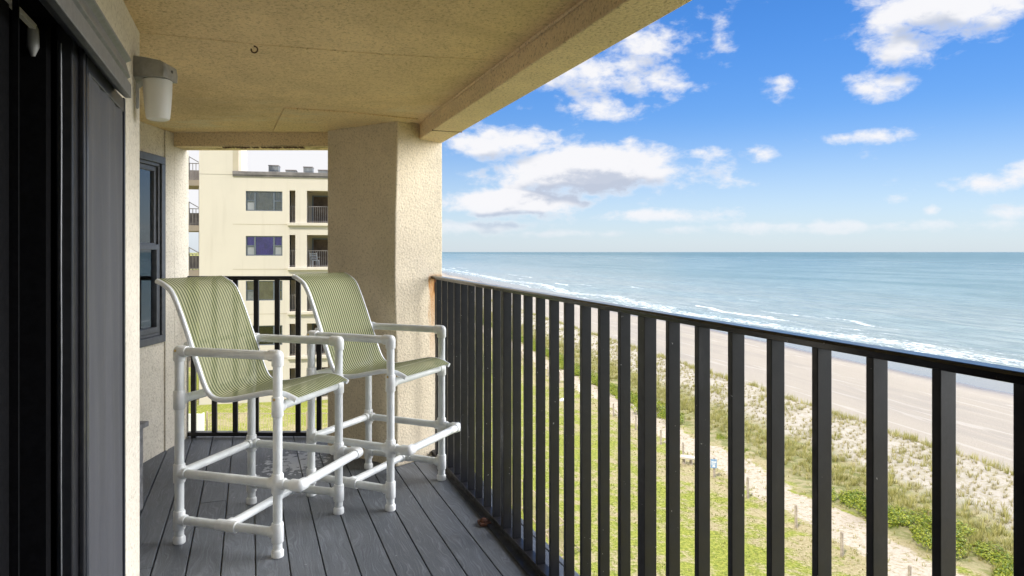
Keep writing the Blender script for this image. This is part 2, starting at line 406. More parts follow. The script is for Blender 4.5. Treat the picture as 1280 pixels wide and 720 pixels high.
# ------------------------------------------------------------------ terrain
KS = .244                                       # the shore runs along (-.244, 1)
LAWN = -8.25; SEA = -11.15
def prof(s):
    pts = [(-4000, LAWN), (15.5, LAWN), (18.5, LAWN+.02), (22, LAWN+.12), (25, LAWN+.18), (28.0, LAWN+.30), (29.2, LAWN-.05), (31, LAWN-.45), (45, LAWN-1.5), (58, LAWN-2.35), (66, SEA-.02), (80, SEA-1.2), (200, SEA-6)]
    for (a, za), (b, zb) in zip(pts, pts[1:]):
        if s <= b: return za+(zb-za)*(s-a)/(b-a)
    return pts[-1][1]
def hsh(x, y, sc):
    x, y = x/sc, y/sc
    return (math.sin(x*1.7+y*.9+1.3)+math.sin(x*-.8+y*2.1+.4)+math.sin(x*2.9-y*1.3+2.2)*.6+math.sin(x*.5+y*3.7)*.5)/3.1
def gz(s, y):
    z = prof(s)
    if 17 < s < 29.5:
        k = min(1, (s-17)/3)*min(1, (29.5-s)/1.0); z += k*(.10*hsh(s, y, 1.1)+.05*hsh(s+9, y, .42))
    if s > 58: z += .12*hsh(s*.3, y, 9)*min(1, (s-58)/4)
    return z
svals = sorted(set([-4000, -800, -200, -60, -20, 0, 5, 10, 14]+[round(14+i*.4, 2) for i in range(42)]+[31, 32, 34, 37, 40, 44, 48, 52, 55]+[57+i for i in range(12)]+[72, 80, 120, 200]))
yvals = [-600, -200, -60, -20, 0, 10]+[12+i*.45 for i in range(140)]+[75+i*1.5 for i in range(60)]+[166+i*8 for i in range(40)]+[500, 700, 1000, 1500, 2500, 4000, 9000]
nv, ny = len(svals), len(yvals)
g = MB()
g.v = [(s-KS*y, y, gz(s, y)) for s in svals for y in yvals]
g.f = [(i*ny+j, (i+1)*ny+j, (i+1)*ny+j+1, i*ny+j+1) for i in range(nv-1) for j in range(ny-1)]
def ground_mat():
    m, t, b = new_mat('lawn_dune_and_beach'); p = t.pos(); x, y, z = t.sep(p)
    s = t.m('MULTIPLY_ADD', y, KS, x)
    c2 = t.xyz(s, y, 0)
    wob = t.noise(c2, .35, 4, .6); w = t.m('MULTIPLY_ADD', wob, 3.0, t.m('SUBTRACT', s, 1.5))
    fine = t.noise(c2, 9, 5, .7); mid = t.noise(c2, 1.6, 5, .65); big = t.noise(c2, .25, 4, .6)
    # lawn
    gcol = t.mix(t.ss(fine, .35, .65), (.13, .17, .018), (.33, .335, .055))
    dry = t.mix(t.ss(fine, .3, .7), (.28, .225, .115), (.42, .355, .23))
    mm = t.m('ADD', mid, t.m('MULTIPLY', t.m('SUBTRACT', big, .5), .9))
    patch = t.m('ADD', mm, t.m('MULTIPLY', t.m('SUBTRACT', fine, .5), .55))
    drift = t.m('MULTIPLY', t.ss(s, 11, 16.5), .13)
    lawn = t.mix(t.ss(t.m('ADD', patch, drift), .46, .68, 0, .9), gcol, dry)
    sandm = t.mix(t.ss(fine, .3, .7), (.40, .34, .27), (.52, .455, .37))
    # footpath
    pth = t.ss(t.m('ADD', t.m('MULTIPLY', t.band(w, 16.3, 18.4, .5), .62), t.m('MULTIPLY', t.m('SUBTRACT', mid, .5), .9)), .30, .46)
    pathc = t.mix(t.ss(t.noise(c2, 5, 5, .7), .50, .64, 0, .8), sandm, (.25, .22, .09))
    col = t.mix(pth, lawn, pathc)
    # behind the path: scrubby dune
    scrub = t.mix(t.ss(mid, .4, .62), (.17, .18, .06), (.33, .29, .16))
    col = t.mix(t.ss(w, 18.5, 19.2), col, scrub)
    dune = t.mix(t.ss(t.m('ADD', t.m('MULTIPLY', mid, .5), t.m('MULTIPLY', fine, .5)), .46, .58, 0, .85), (.43, .395, .345), (.30, .27, .18))
    col = t.mix(t.ss(w, 22.3, 23.8), col, dune)
    beach = t.mix(t.ss(fine, .3, .7), (.30, .268, .222), (.345, .308, .26))
    bs = t.noise(t.xyz(t.m('MULTIPLY', s, .22), t.m('MULTIPLY', y, .035), 0), 1, 7, .68, 1.2)
    beach = t.mix(t.ss(bs, .46, .66, 0, .62), beach, (.255, .235, .21))
    beach = t.mix(t.ss(t.noise(t.xyz(t.m('MULTIPLY', s, .7), t.m('MULTIPLY', y, .06), 4), 1, 5, .65, 1.0), .56, .62, 0, .6), beach, (.41, .375, .335))
    col = t.mix(t.ss(t.m('ADD', s, t.m('MULTIPLY', mid, .8)), 28.9, 29.6), col, beach)
    ws = t.m('MULTIPLY_ADD', t.noise(t.xyz(t.m('MULTIPLY', s, .05), t.m('MULTIPLY', y, .035), 0), 1, 4, .5), 14, t.m('SUBTRACT', s, 7))
    wet = t.ss(ws, 50.0, 54.5)
    col = t.mix(wet, col, (.20, .18, .165))
    t.put(b.inputs['Base Color'], col)
    t.put(b.inputs['Roughness'], t.m('SUBTRACT', .95, t.m('MULTIPLY', t.ss(ws, 51.5, 55.5), .82)))
    b.inputs['Specular IOR Level'].default_value = .35
    bm = t.m('MULTIPLY', t.m('ADD', fine, mid), t.ss(ws, 48, 53, 1, .02))
    t.put(b.inputs['Normal'], t.bump(bm, .7, .12)); return m
tag(g.build('ground', ground_mat(), smooth=True), 'lawn, sandy path, dune and pale beach running down to the water', kind='structure')

def sea_mat():
    m, t, b = new_mat('sea_water'); p = t.pos(); x, y, z = t.sep(p)
    s = t.m('MULTIPLY_ADD', y, KS, x); c2 = t.xyz(s, y, 0)
    sw = t.m('SUBTRACT', s, 64.0)
    far_ = t.ss(sw, 10, 900)
    deep = t.mix(t.ss(sw, 4, 160), (.31, .35, .33), (.14, .215, .21))
    deep = t.mix(t.ss(sw, 160, 1500), deep, (.06, .13, .145))
    pn = t.noise(t.xyz(t.m('MULTIPLY', s, .035), t.m('MULTIPLY', y, .010), 0), 1, 6, .6, .4)
    deep = t.mix(t.ss(pn, .42, .62, 0, .6), deep, (.25, .33, .33))
    rip = t.noise(t.xyz(t.m('MULTIPLY', s, .42), t.m('MULTIPLY', y, .085), 3), 1, 7, .72, .3)
    deep = t.mix(t.ss(rip, .40, .62, .42, 0), deep, (.045, .10, .11))
    # foam: swash at the edge, then broken breaker lines
    wv = t.noise(t.xyz(t.m('MULTIPLY', s, .02), t.m('MULTIPLY', y, .022), 2), 1, 4, .55)
    q = t.m('MULTIPLY_ADD', t.m('SUBTRACT', wv, .5), 26, sw)
    lace = t.noise(c2, 1.15, 7, .72, .6)
    lace2 = t.noise(t.xyz(t.m('MULTIPLY', s, 1.6), t.m('MULTIPLY', y, .30), 7), 1, 6, .68, .8)
    along = t.noise(t.xyz(t.m('MULTIPLY', s, .05), t.m('MULTIPLY', y, .018), 5), 1, 3, .5)
    foam = None
    for (a, bb, k, th) in ((-.8, .5, .8, .0), (6.0, 11.5, .62, .0), (2.0, 6.5, .38, .0), (10, 17, .24, .0), (17.5, 19.5, .85, .50), (27, 28.5, .8, .54), (40, 41.5, .7, .57)):
        e = t.m('MULTIPLY', t.band(q, a, bb, .9), k)
        if th: e = t.m('MULTIPLY', e, t.ss(along, th, th+.08))
        foam = e if foam is None else t.m('MAXIMUM', foam, e)
    fm = t.ss(t.m('ADD', foam, t.m('MULTIPLY', t.m('SUBTRACT', t.m('MULTIPLY_ADD', lace2, .5, t.m('MULTIPLY', lace, .5)), .5), 5.2)), .42, 1.15)
    fm = t.m('MULTIPLY', fm, t.ss(foam, .05, .3))
    caps = t.m('MULTIPLY', t.ss(t.noise(t.xyz(t.m('MULTIPLY', s, .16), t.m('MULTIPLY', y, .045), 9), 1, 5, .7), .70, .735), t.m('MULTIPLY', t.ss(sw, 40, 60), .55))
    fm = t.m('MAXIMUM', fm, caps)
    col = t.mix(fm, deep, (.88, .90, .90))
    t.put(b.inputs['Base Color'], col)
    t.put(b.inputs['Roughness'], t.m('MAXIMUM', t.m('MULTIPLY', fm, .8), t.ss(sw, 0, 1500, .22, .36)))
    b.inputs['IOR'].default_value = 1.33
    r = t.m('MULTIPLY', t.noise(t.xyz(t.m('MULTIPLY', s, .9), t.m('MULTIPLY', y, .35), 0), 1, 6, .65), 1)
    sweep = t.noise(t.xyz(t.m('MULTIPLY', s, .12), t.m('MULTIPLY', y, .022), 0), 1, 4, .55)
    h = t.m('ADD', t.m('MULTIPLY', r, .35), t.m('MULTIPLY', sweep, 1.3))
    t.put(b.inputs['Normal'], t.bump(h, 1.0, 1.5)); return m
w = MB(); sx = [40, 70, 90, 140, 300, 1000, 5000, 60000]; yy = [-8000, -600, -100, 0, 40, 100, 200, 400, 1000, 4000, 15000, 60000]
w.v = [(s-KS*y, y, SEA) for s in sx for y in yy]
w.f = [(i*len(yy)+j, (i+1)*len(yy)+j, (i+1)*len(yy)+j+1, i*len(yy)+j+1) for i in range(len(sx)-1) for j in range(len(yy)-1)]
tag(w.build('sea', sea_mat()), 'pale blue green sea with white breakers near the sand', kind='structure')

# ------------------------------------------------------------------ our balcony: floor, ceiling, beams, walls, pillar
def clip(poly, nx, ny_, c):                     # keep nx*x+ny*y <= c
    out = []
    for i in range(len(poly)):
        a, b = poly[i], poly[(i+1)%len(poly)]; da = nx*a[0]+ny_*a[1]-c; db = nx*b[0]+ny_*b[1]-c
        if da <= 0: out.append(a)
        if da*db < 0: k = da/(da-db); out.append((a[0]+(b[0]-a[0])*k, a[1]+(b[1]-a[1])*k))
    return out
dk = MB(); kk = -3
joints = {5: [2.62, .4], 8: [4.05], 7: [4.72-.9], 10: [3.3], 3: [1.2], 0: [2.0]}
while True:
    x1 = .985-.1375*kk-.0028; x0 = x1-.1375+.0056
    if kk == -3: x1 = min(x1, 1.289+.1)
    if x1 < -1.9: break
    ys = [-6]+sorted(joints.get(kk, []))+[7.5]
    for a, b in zip(ys, ys[1:]):
        pl = [b2w(x0, a+.0015)[:2], b2w(x1, a+.0015)[:2], b2w(x1, b-.0015)[:2], b2w(x0, b-.0015)[:2]]
        for h in ((-1, 0, 2.42), (0, 1, 5.20), (cb, sb, 1.289)):
            pl = clip(pl, *h)
            if len(pl) < 3: break
        if len(pl) >= 3: dk.prism(pl, -.025, 0)
    kk += 1
o = dk.build('deck', M['deck']); md = o.modifiers.new('bevel', 'BEVEL'); md.width = .0025; md.segments = 2; md.limit_method = 'ANGLE'
tag(o, 'grey composite deck boards of the balcony floor', kind='structure')
sl_ = [b2w(1.275, -6)[:2], b2w(1.275, 4.92)[:2], (-.55, 5.17), (-2.46, 5.17), (-2.46, 2.0), b2w(-.6, -6)[:2]]
tag(MB().prism(sl_, -.22, -.032).build('floor_slab', M['conc']), kind='structure')
# ceiling
ce = MB(); ce.prism([b2w(1.05, -6)[:2], b2w(1.05, 4.5)[:2], (-.9, 4.86), (-2.60, 4.86), (-2.60, 2.0), b2w(-.6, 1.4)[:2], b2w(-.6, -6)[:2]], 2.18, 2.42)
oc = ce.build('ceiling', M['ceil']); tag(oc, 'rough tan stucco underside of the balcony above', kind='structure')
sc_ = MB()
def ceil_pt(px, py, z=2.18): Y = (z-EYE)*860/(315-py); return ((px-640)/860*Y, Y, z)
def bead(pts, w=.007, h=.004):
    for a, b in zip(pts, pts[1:]): sc_.bar((a[0], a[1], 2.1795), (b[0], b[1], 2.1795), w, h)
bead([ceil_pt(172, 40), ceil_pt(318, 55), ceil_pt(480, 68), ceil_pt(640, 76), ceil_pt(720, 80)])
sc_.build('joint_bead', M['ceil'], oc)
pp = [ceil_pt(341, 163), ceil_pt(355, 134), ceil_pt(430, 139), ceil_pt(522, 148), ceil_pt(490, 160.5)]
MB().prism([q[:2] for q in pp], 2.171, 2.1805).build('patched_panel', M['ceil'], oc, bevel=.002)
# front edge beam over the railing
be = MB(); be.box(1.025, 1.203, -6, 4.93, 2.08, 2.60); be.box(1.015, 1.023, -6, 4.2, 2.165, 2.182)
ob = be.build('edge_beam', M['beam'], M=MBAL, bevel=.006); tag(ob, 'long tan stucco beam running above the seaward railing', 'beam')
jb = MB().box(1.02, 1.207, 4.02, 4.026, 2.0775, 2.0835).build('joint', M['rust'], ob, M=MBAL)
of = MB().box(-2.6, -1.20, 4.79, 4.98, 2.085, 2.6).build('end_beam', M['endbeam'], bevel=.006)
tag(of, 'short tan stucco beam with flaking lower edge above the end opening', 'beam')
# spalled, flaking underside edge
fl = MB()
for i in range(26):
    x = -2.02+i*.022+random.uniform(-.006, .006); fl.box(x, x+random.uniform(.008, .022), 4.80, 4.83+random.uniform(0, .03), 2.079, 2.0845)
fl.build('flaking_patch', M['rust'], of)
# upper storey mass that shades the balcony
up = MB(); up.box(-9.0, 1.203, -6, 3.0, 2.60, 5.6)
tag(up.build('upper_storey', M['wall'], M=MBAL), 'tan stucco storey above the balcony', 'building')
# pillar
PA, PB, PC = (-1.252, 4.663), (-.723, 4.316), (-.466, 4.607); PD = (-.93, 5.02)
pil = MB()
lv = [0, .35, .8, 1.2, 1.6, 2.0, 2.18, 2.6]; off = [0, .004, -.003, -.012, -.008, .003, .008, .008]
poly = [PA, PB, PC, PD]
rings = [[(PA[0], PA[1], z), (PB[0]+o_, PB[1]-o_*.3, z), (PC[0], PC[1], z), (PD[0], PD[1], z)] for z, o_ in zip(lv, off)]
pil.loft(rings); op = pil.build('pillar', M['pillar'], bevel=.008)
tag(op, 'thick angled stucco pillar with orange rust streak beside the railing', 'pillar')
# wall with the sliding door (b frame x = -.388)
dw = MB(); XW = -.388
dw.prism([(XW, 1.93), (XW, 2.925), (XW-1.1, 2.925), (XW-1.1, 2.80), (XW-.22, 2.80), (XW-.22, 1.93)], -.2, 2.18)       # pier beyond the door
dw.box(XW-.12, XW, -6, 1.93, 1.872, 2.18)                                               # over the door
dw.box(XW-.22, XW, -6, -.9, -.2, 1.872)
odw = dw.build('door_wall', M['wall'], M=MBAL, bevel=.006)
tag(odw, 'cream stucco wall carrying the sliding screen door and lamp', 'wall')
# room behind the door; black surfaces and liners stand in for its darkness
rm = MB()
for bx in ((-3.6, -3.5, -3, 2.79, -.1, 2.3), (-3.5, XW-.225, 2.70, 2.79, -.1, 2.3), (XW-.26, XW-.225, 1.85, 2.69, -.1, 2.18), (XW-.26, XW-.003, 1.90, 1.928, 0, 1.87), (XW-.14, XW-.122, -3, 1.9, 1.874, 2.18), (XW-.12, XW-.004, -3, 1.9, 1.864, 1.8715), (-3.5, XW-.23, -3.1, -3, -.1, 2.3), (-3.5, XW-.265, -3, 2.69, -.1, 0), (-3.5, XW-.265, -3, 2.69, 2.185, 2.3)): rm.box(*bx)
tag(rm.build('room', M['room'], M=MBAL), 'room interior behind the open door, its darkness put into black surfaces', kind='structure')
# sliding door set (thing mounted in the wall, moves on its own)
sdoor = thing('sliding_door', 'black framed sliding door with grey insect screen and grey overhead track', 'door', b2w(XW, 1.9), BA)
def lb(*a): m_ = MB(); m_.box(*a); return m_
tr = MB()
pf = [(0, 1.845), (.044, 1.805), (.060, 1.805), (.060, 1.846), (.050, 1.852), (.050, 1.862), (.058, 1.866), (.046, 1.908), (.060, 1.915), (.060, 1.922), (.040, 1.926), (0, 1.93)]
tr.loft([[(x, y, z) for x, z in pf] for y in (-3.2, .405)])
tr.build('track', M['track'], sdoor, bevel=.0015)
sc1 = MB(); y0, y1 = .022, .575
sf = MB(); sf.box(.004, .020, y0, y0+.022, .01, 1.835); sf.box(.004, .020, y1-.02, y1, .01, 1.835); sf.box(.004, .018, y0+.022, y1-.02, 1.79, 1.83); sf.box(.004, .028, y0+.022, y1-.02, .01, .07)
scf = sf.build('screen_frame', M['screenframe'], sdoor, bevel=.002)
ms = MB(); nn = 24
ms.v = [(.014+.004*math.sin(i*.9)*math.sin(j*.5+i*.3)*(0 if i in (0, nn) else 1), y0+.022+(y1-y0-.042)*i/nn, .07+1.72*j/16) for i in range(nn+1) for j in range(17)]
ms.f = [(i*17+j, (i+1)*17+j, (i+1)*17+j+1, i*17+j+1) for i in range(nn) for j in range(16)]
ms.build('insect_screen', M['screen'], scf, smooth=True)
st = MB(); st.box(-.02, .012, -.085, .028, .01, 1.86); st.box(.012, .024, -.03, -.012, .01, 1.85)
st.build('door_stile', M['black'], sdoor, bevel=.003)
j = MB(); j.box(-.10, -.03, -.125, -.085, 0, 1.872); j.build('door_jamb', M['blackcloth'], sdoor)
ws = MB(); ws.path([(-.010, -.088+.002*math.sin(k*1.3), .02+k*.1) for k in range(19)], .0022, 6); ws.build('weather_strip', M['track'], sdoor, smooth=True)
dp = MB(); dp.box(-.09, -.05, -.36, -.30, 0, 1.872); dp.box(-.045, -.035, -.30, -.292, 0, 1.872); dp.build('inner_stile', M['blackcloth'], sdoor)
cur = MB(); npt = 60; rr = []
pts_c = [(-.75+.03*math.sin(k*1.15), -1.5+k*.045) for k in range(npt)]
cur.v = [(x, y, z) for x, y in pts_c for z in (.03, 2.0)]; cur.f = [(2*k, 2*k+2, 2*k+3, 2*k+1) for k in range(npt-1)]
ocu = cur.build('added_dark_curtain', M['blackcloth'], smooth=True); ocu.location = b2w(XW+.15, 1.9); ocu.rotation_euler = (0, 0, BA)  # curtain added to keep the doorway black
tag(ocu, 'black curtain added just inside the doorway to darken it', 'curtain')
MB().bar((-.05, -1.6, 1.838), (-.05, -.132, 1.838), .010, .012).build('head_strip', M['lightmetal'], sdoor)
MB().lathe((-.052, -.134, 1.845), (-.052, -.134, 1.775), [(0, .006), (.012, .011), (.05, .012), (.07, .004)], 10).build('strip_end', M['lamp'], sdoor, smooth=True)

# window wall (x = -2.36)
XW2 = -2.36; wy0, wy1, wz0, wz1 = 3.55, 4.655, .745, 1.99
ww = MB()
ww.box(XW2-.2, XW2, 2.0, wy0, -.2, 2.18); ww.box(XW2-.2, XW2, wy0, wy1, -.2, wz0); ww.box(XW2-.2, XW2, wy0, wy1, wz1, 2.18)
ww.box(XW2-.2, XW2, wy1, 4.668, -.2, 2.18); ww.box(XW2-.2, XW2+.006, 4.674, 4.80, -.2, 2.18); ww.box(XW2-.2, XW2+.006, 4.80, 5.01, -.2, 2.0855); ww.box(XW2-.2, XW2-.01, 4.66, 4.68, -.2, 2.18)
oww = ww.build('window_wall', M['wall'], bevel=.003); tag(oww, 'cream stucco side wall holding the slate framed window', 'wall')
win = thing('window', None, None, (XW2, 0, 0)); 
win.name = 'window'; win.parent = oww; win.location = (XW2, 0, 0)
for k in ('label', 'category'):
    if k in win: del win[k]
wf = MB(); e = .045
def fr(mb, x0, x1, a, b, c, d_, t): mb.box(x0, x1, a, b, c, c+t); mb.box(x0, x1, a, b, d_-t, d_); mb.box(x0, x1, a, a+t, c+t, d_-t); mb.box(x0, x1, b-t, b, c+t, d_-t)
fr(wf, -.06, .018, wy0, wy1, wz0, wz1, .05)
fr(wf, -.045, .005, wy0+.05, wy1-.05, wz0+.05, wz1-.05, .022)
wf.build('window_frame', M['winframe'], win, bevel=.003)
us = MB(); fr(us, -.04, -.008, wy0+.073, wy1-.073, 1.38, wz1-.074, .03); us.build('upper_sash', M['winframe'], win, bevel=.002)
ls = MB(); fr(ls, -.03, .012, wy0+.073, wy1-.073, wz0+.074, 1.40, .035); ls.build('lower_sash', M['winframe'], win, bevel=.002)
MB().box(-.026, -.022, wy0+.10, wy1-.10, 1.41, wz1-.10).build('pane', M['glass'], win)
MB().box(-.012, -.008, wy0+.10, wy1-.10, wz0+.105, 1.37).build('lower_pane', M['glass'], win)
bl = MB(); bl.box(-.075, -.07, wy0+.03, wy1-.03, 1.39, wz1-.03); bl.build('blind', simple('pale_grey_blind', (.62, .68, .76), .8, var=.1, scale=3), win)
db = MB(); db.box(-.19, -.185, wy0, wy1, wz0, wz1); db.build('dark_backing', M['room'], win)
it = MB(); it.box(-.15, -.05, 4.18, 4.60, .79, 1.03); it.box(-.14, -.06, 4.30, 4.42, 1.03, 1.24); it.build('cushion', M['track'], win, bevel=.03, smooth=True)

# ------------------------------------------------------------------ wall lamp, ceiling hook, bench
lamp = thing('wall_lamp', 'grey metal wall lamp with frosted glass jar below the ceiling', 'lamp', (0, 0, 0))
LY = 2.50
def lpx(px, py, Y=LY): return Vector(((px-640)/860*Y, Y, EYE-(py-315)*Y/860))
bodypts = [(161, 73), (172, 73), (190, 75.5), (207, 79), (213.5, 83), (215, 91), (214.5, 100.5), (197, 100.8), (180, 99.5), (172, 100), (166, 106), (161, 109)]
lbm = MB()
def slab(mb, pts, half, Y=LY, inset=.012):
    P = [lpx(*q, Y) for q in pts]; c = sum(P, Vector())/len(P)
    rs = []
    for k, dy in ((.93, -half), (.98, -half*.92), (1, -half*.8), (1, half*.8), (.98, half*.92), (.93, half)):
        rs.append([c+(p-c)*k+Vector((0, dy, 0)) for p in P])
    mb.loft(rs)
slab(lbm, bodypts, .05); lbm.build('housing', M['lamp'], lamp, smooth=True)
pb = MB(); a = lpx(160, 108); b_ = lpx(169, 134)
pb.box(a.x, b_.x, LY-.03, LY+.03, b_.z, a.z+.02); pb.build('wall_plate', M['lamp'], lamp, bevel=.004)
jt = lpx(197, 100); jr = .051
jar = MB(); prof_ = [(0, .044), (.004, .049), (.05, .0475), (.10, .0435), (.135, .0400), (.143, .037), (.146, .030)]
jar.lathe(jt, jt+Vector((.012, 0, -1)), prof_, 28); jar.build('glass_jar', M['frost'], lamp, smooth=True)
MB().lathe(jt+Vector((0, 0, .002)), jt+Vector((0, 0, -.012)), [(0, .03), (.012, .03)], 20).build('jar_collar', M['lightmetal'], lamp, smooth=True)
MB().lathe(lpx(214, 90)-Vector((.004, 0, 0)), lpx(217, 90), [(0, .006), (.008, .006)], 8).build('screw', M['black'], lamp)
hk = MB(); hc = Vector(ceil_pt(318, 57)); 
hk.path([hc+Vector((0, 0, .0)), hc+Vector((0, 0, -.004))]+[hc+Vector((.013*math.sin(t_), 0, -.016+.013*math.cos(t_))) for t_ in np.linspace(0.1, 5.0, 14)], .003, 8)
tag(hk.build('ceiling_hook', M['rust'], smooth=True), 'small rusty open hook screwed into the stucco ceiling', 'hook')
bn = thing('bench', 'grey weathered wooden bench end showing behind the door wall corner', 'bench', (-2.13, 3.2, 0))
m_ = MB()
for k in range(3): m_.box(-.205+.137*k, -.205+.137*k+.13, -.62, .46, .425, .452)
m_.build('seat', M['bench'], bn, bevel=.003)
for yy_ in (.35, -.5):
    for xx in (-.19, .13): MB().box(xx, xx+.06, yy_, yy_+.07, 0, .425).build('leg', M['bench'], bn, bevel=.003)
MB().box(.15, .175, -.5, .42, .35, .425).build('apron', M['bench'], bn, bevel=.002)

# ------------------------------------------------------------------ railings
XR = 1.141
rail = thing('balcony_railing', 'long dark bronze railing with flat balusters along the seaward edge', 'railing', b2w(XR, 0), BA)
def zt(y): return 1.163+(y-.73)/(4.36-.73)*.030
ya, yb_ = -3.0, 4.52
trl = MB()
sec = [(-.024, -.019), (.024, -.019), (.024, -.006), (.018, 0), (-.018, 0), (-.024, -.006)]
trl.loft([[(x, y, zt(y)+z) for x, z in sec] for y in (ya, .7, 2.5, yb_)])
trl.build('top_rail', M['railtop'], rail, bevel=.001)
brl = MB(); brl.box(-.022, .022, ya, yb_+.02, .012, .042); brl.build('bottom_rail', M['rail'], rail, bevel=.002)
tm = MB(); tm.prism([(-.022, 4.4), (-.022, -3), (-.14, -3), (-.022-.014*1.0, 4.4)], .002, .014); tm.build('edge_trim', M['rail'], rail)
zz = 4.318; i = 0
bal = None
while zz > -2.8:
    post = (i % 9 == 0 and i > 0)
    w_, t_ = (.0215, .020) if post else (.0195, .0085)
    mb = MB(); z1 = zt(zz)-.019; zb = .0 if post else .042
    mb.box(-w_, w_, -t_, t_, zb, z1)
    ob_ = mb.build('post' if post else 'baluster', M['rail'], rail, bevel=.0015); ob_.location = (0, zz, 0)
    zz -= .1383; i += 1
wp = MB(); wp.box(-.02, .02, 4.44, 4.475, .03, 1.15); wp.build('end_post', M['rail'], rail, bevel=.002)
br = MB(); br.box(-.085, -.03, 3.20, 3.26, .004, .018); br.lathe((-.06, 3.23, .014), (-.06, 3.23, .04), [(0, .022), (.01, .020), (.02, .010)], 8); br.build('floor_bracket', M['rust'], rail, bevel=.002)
r2 = thing('end_railing', 'short dark bronze railing closing the far end beside the pillar', 'railing', (-1.75, 5.01, 0))
MB().box(-.62, .70, -.022, .022, 1.145, 1.175).build('top_rail', M['rail'], r2, bevel=.002)
MB().box(-.62, .70, -.02, .02, .012, .040).build('bottom_rail', M['rail'], r2, bevel=.002)
x = -2.318-(-1.75); i = 0
for i in range(8):
    px_ = 242+26.15*i; X = (px_-640)/860*5.01+1.75
    p_ = MB().box(-.0175, .0175, -.01, .01, .04 if i else .0, 1.145).build('baluster' if i else 'post', M['rail'], r2, bevel=.0015); p_.location = (X, 0, 0)

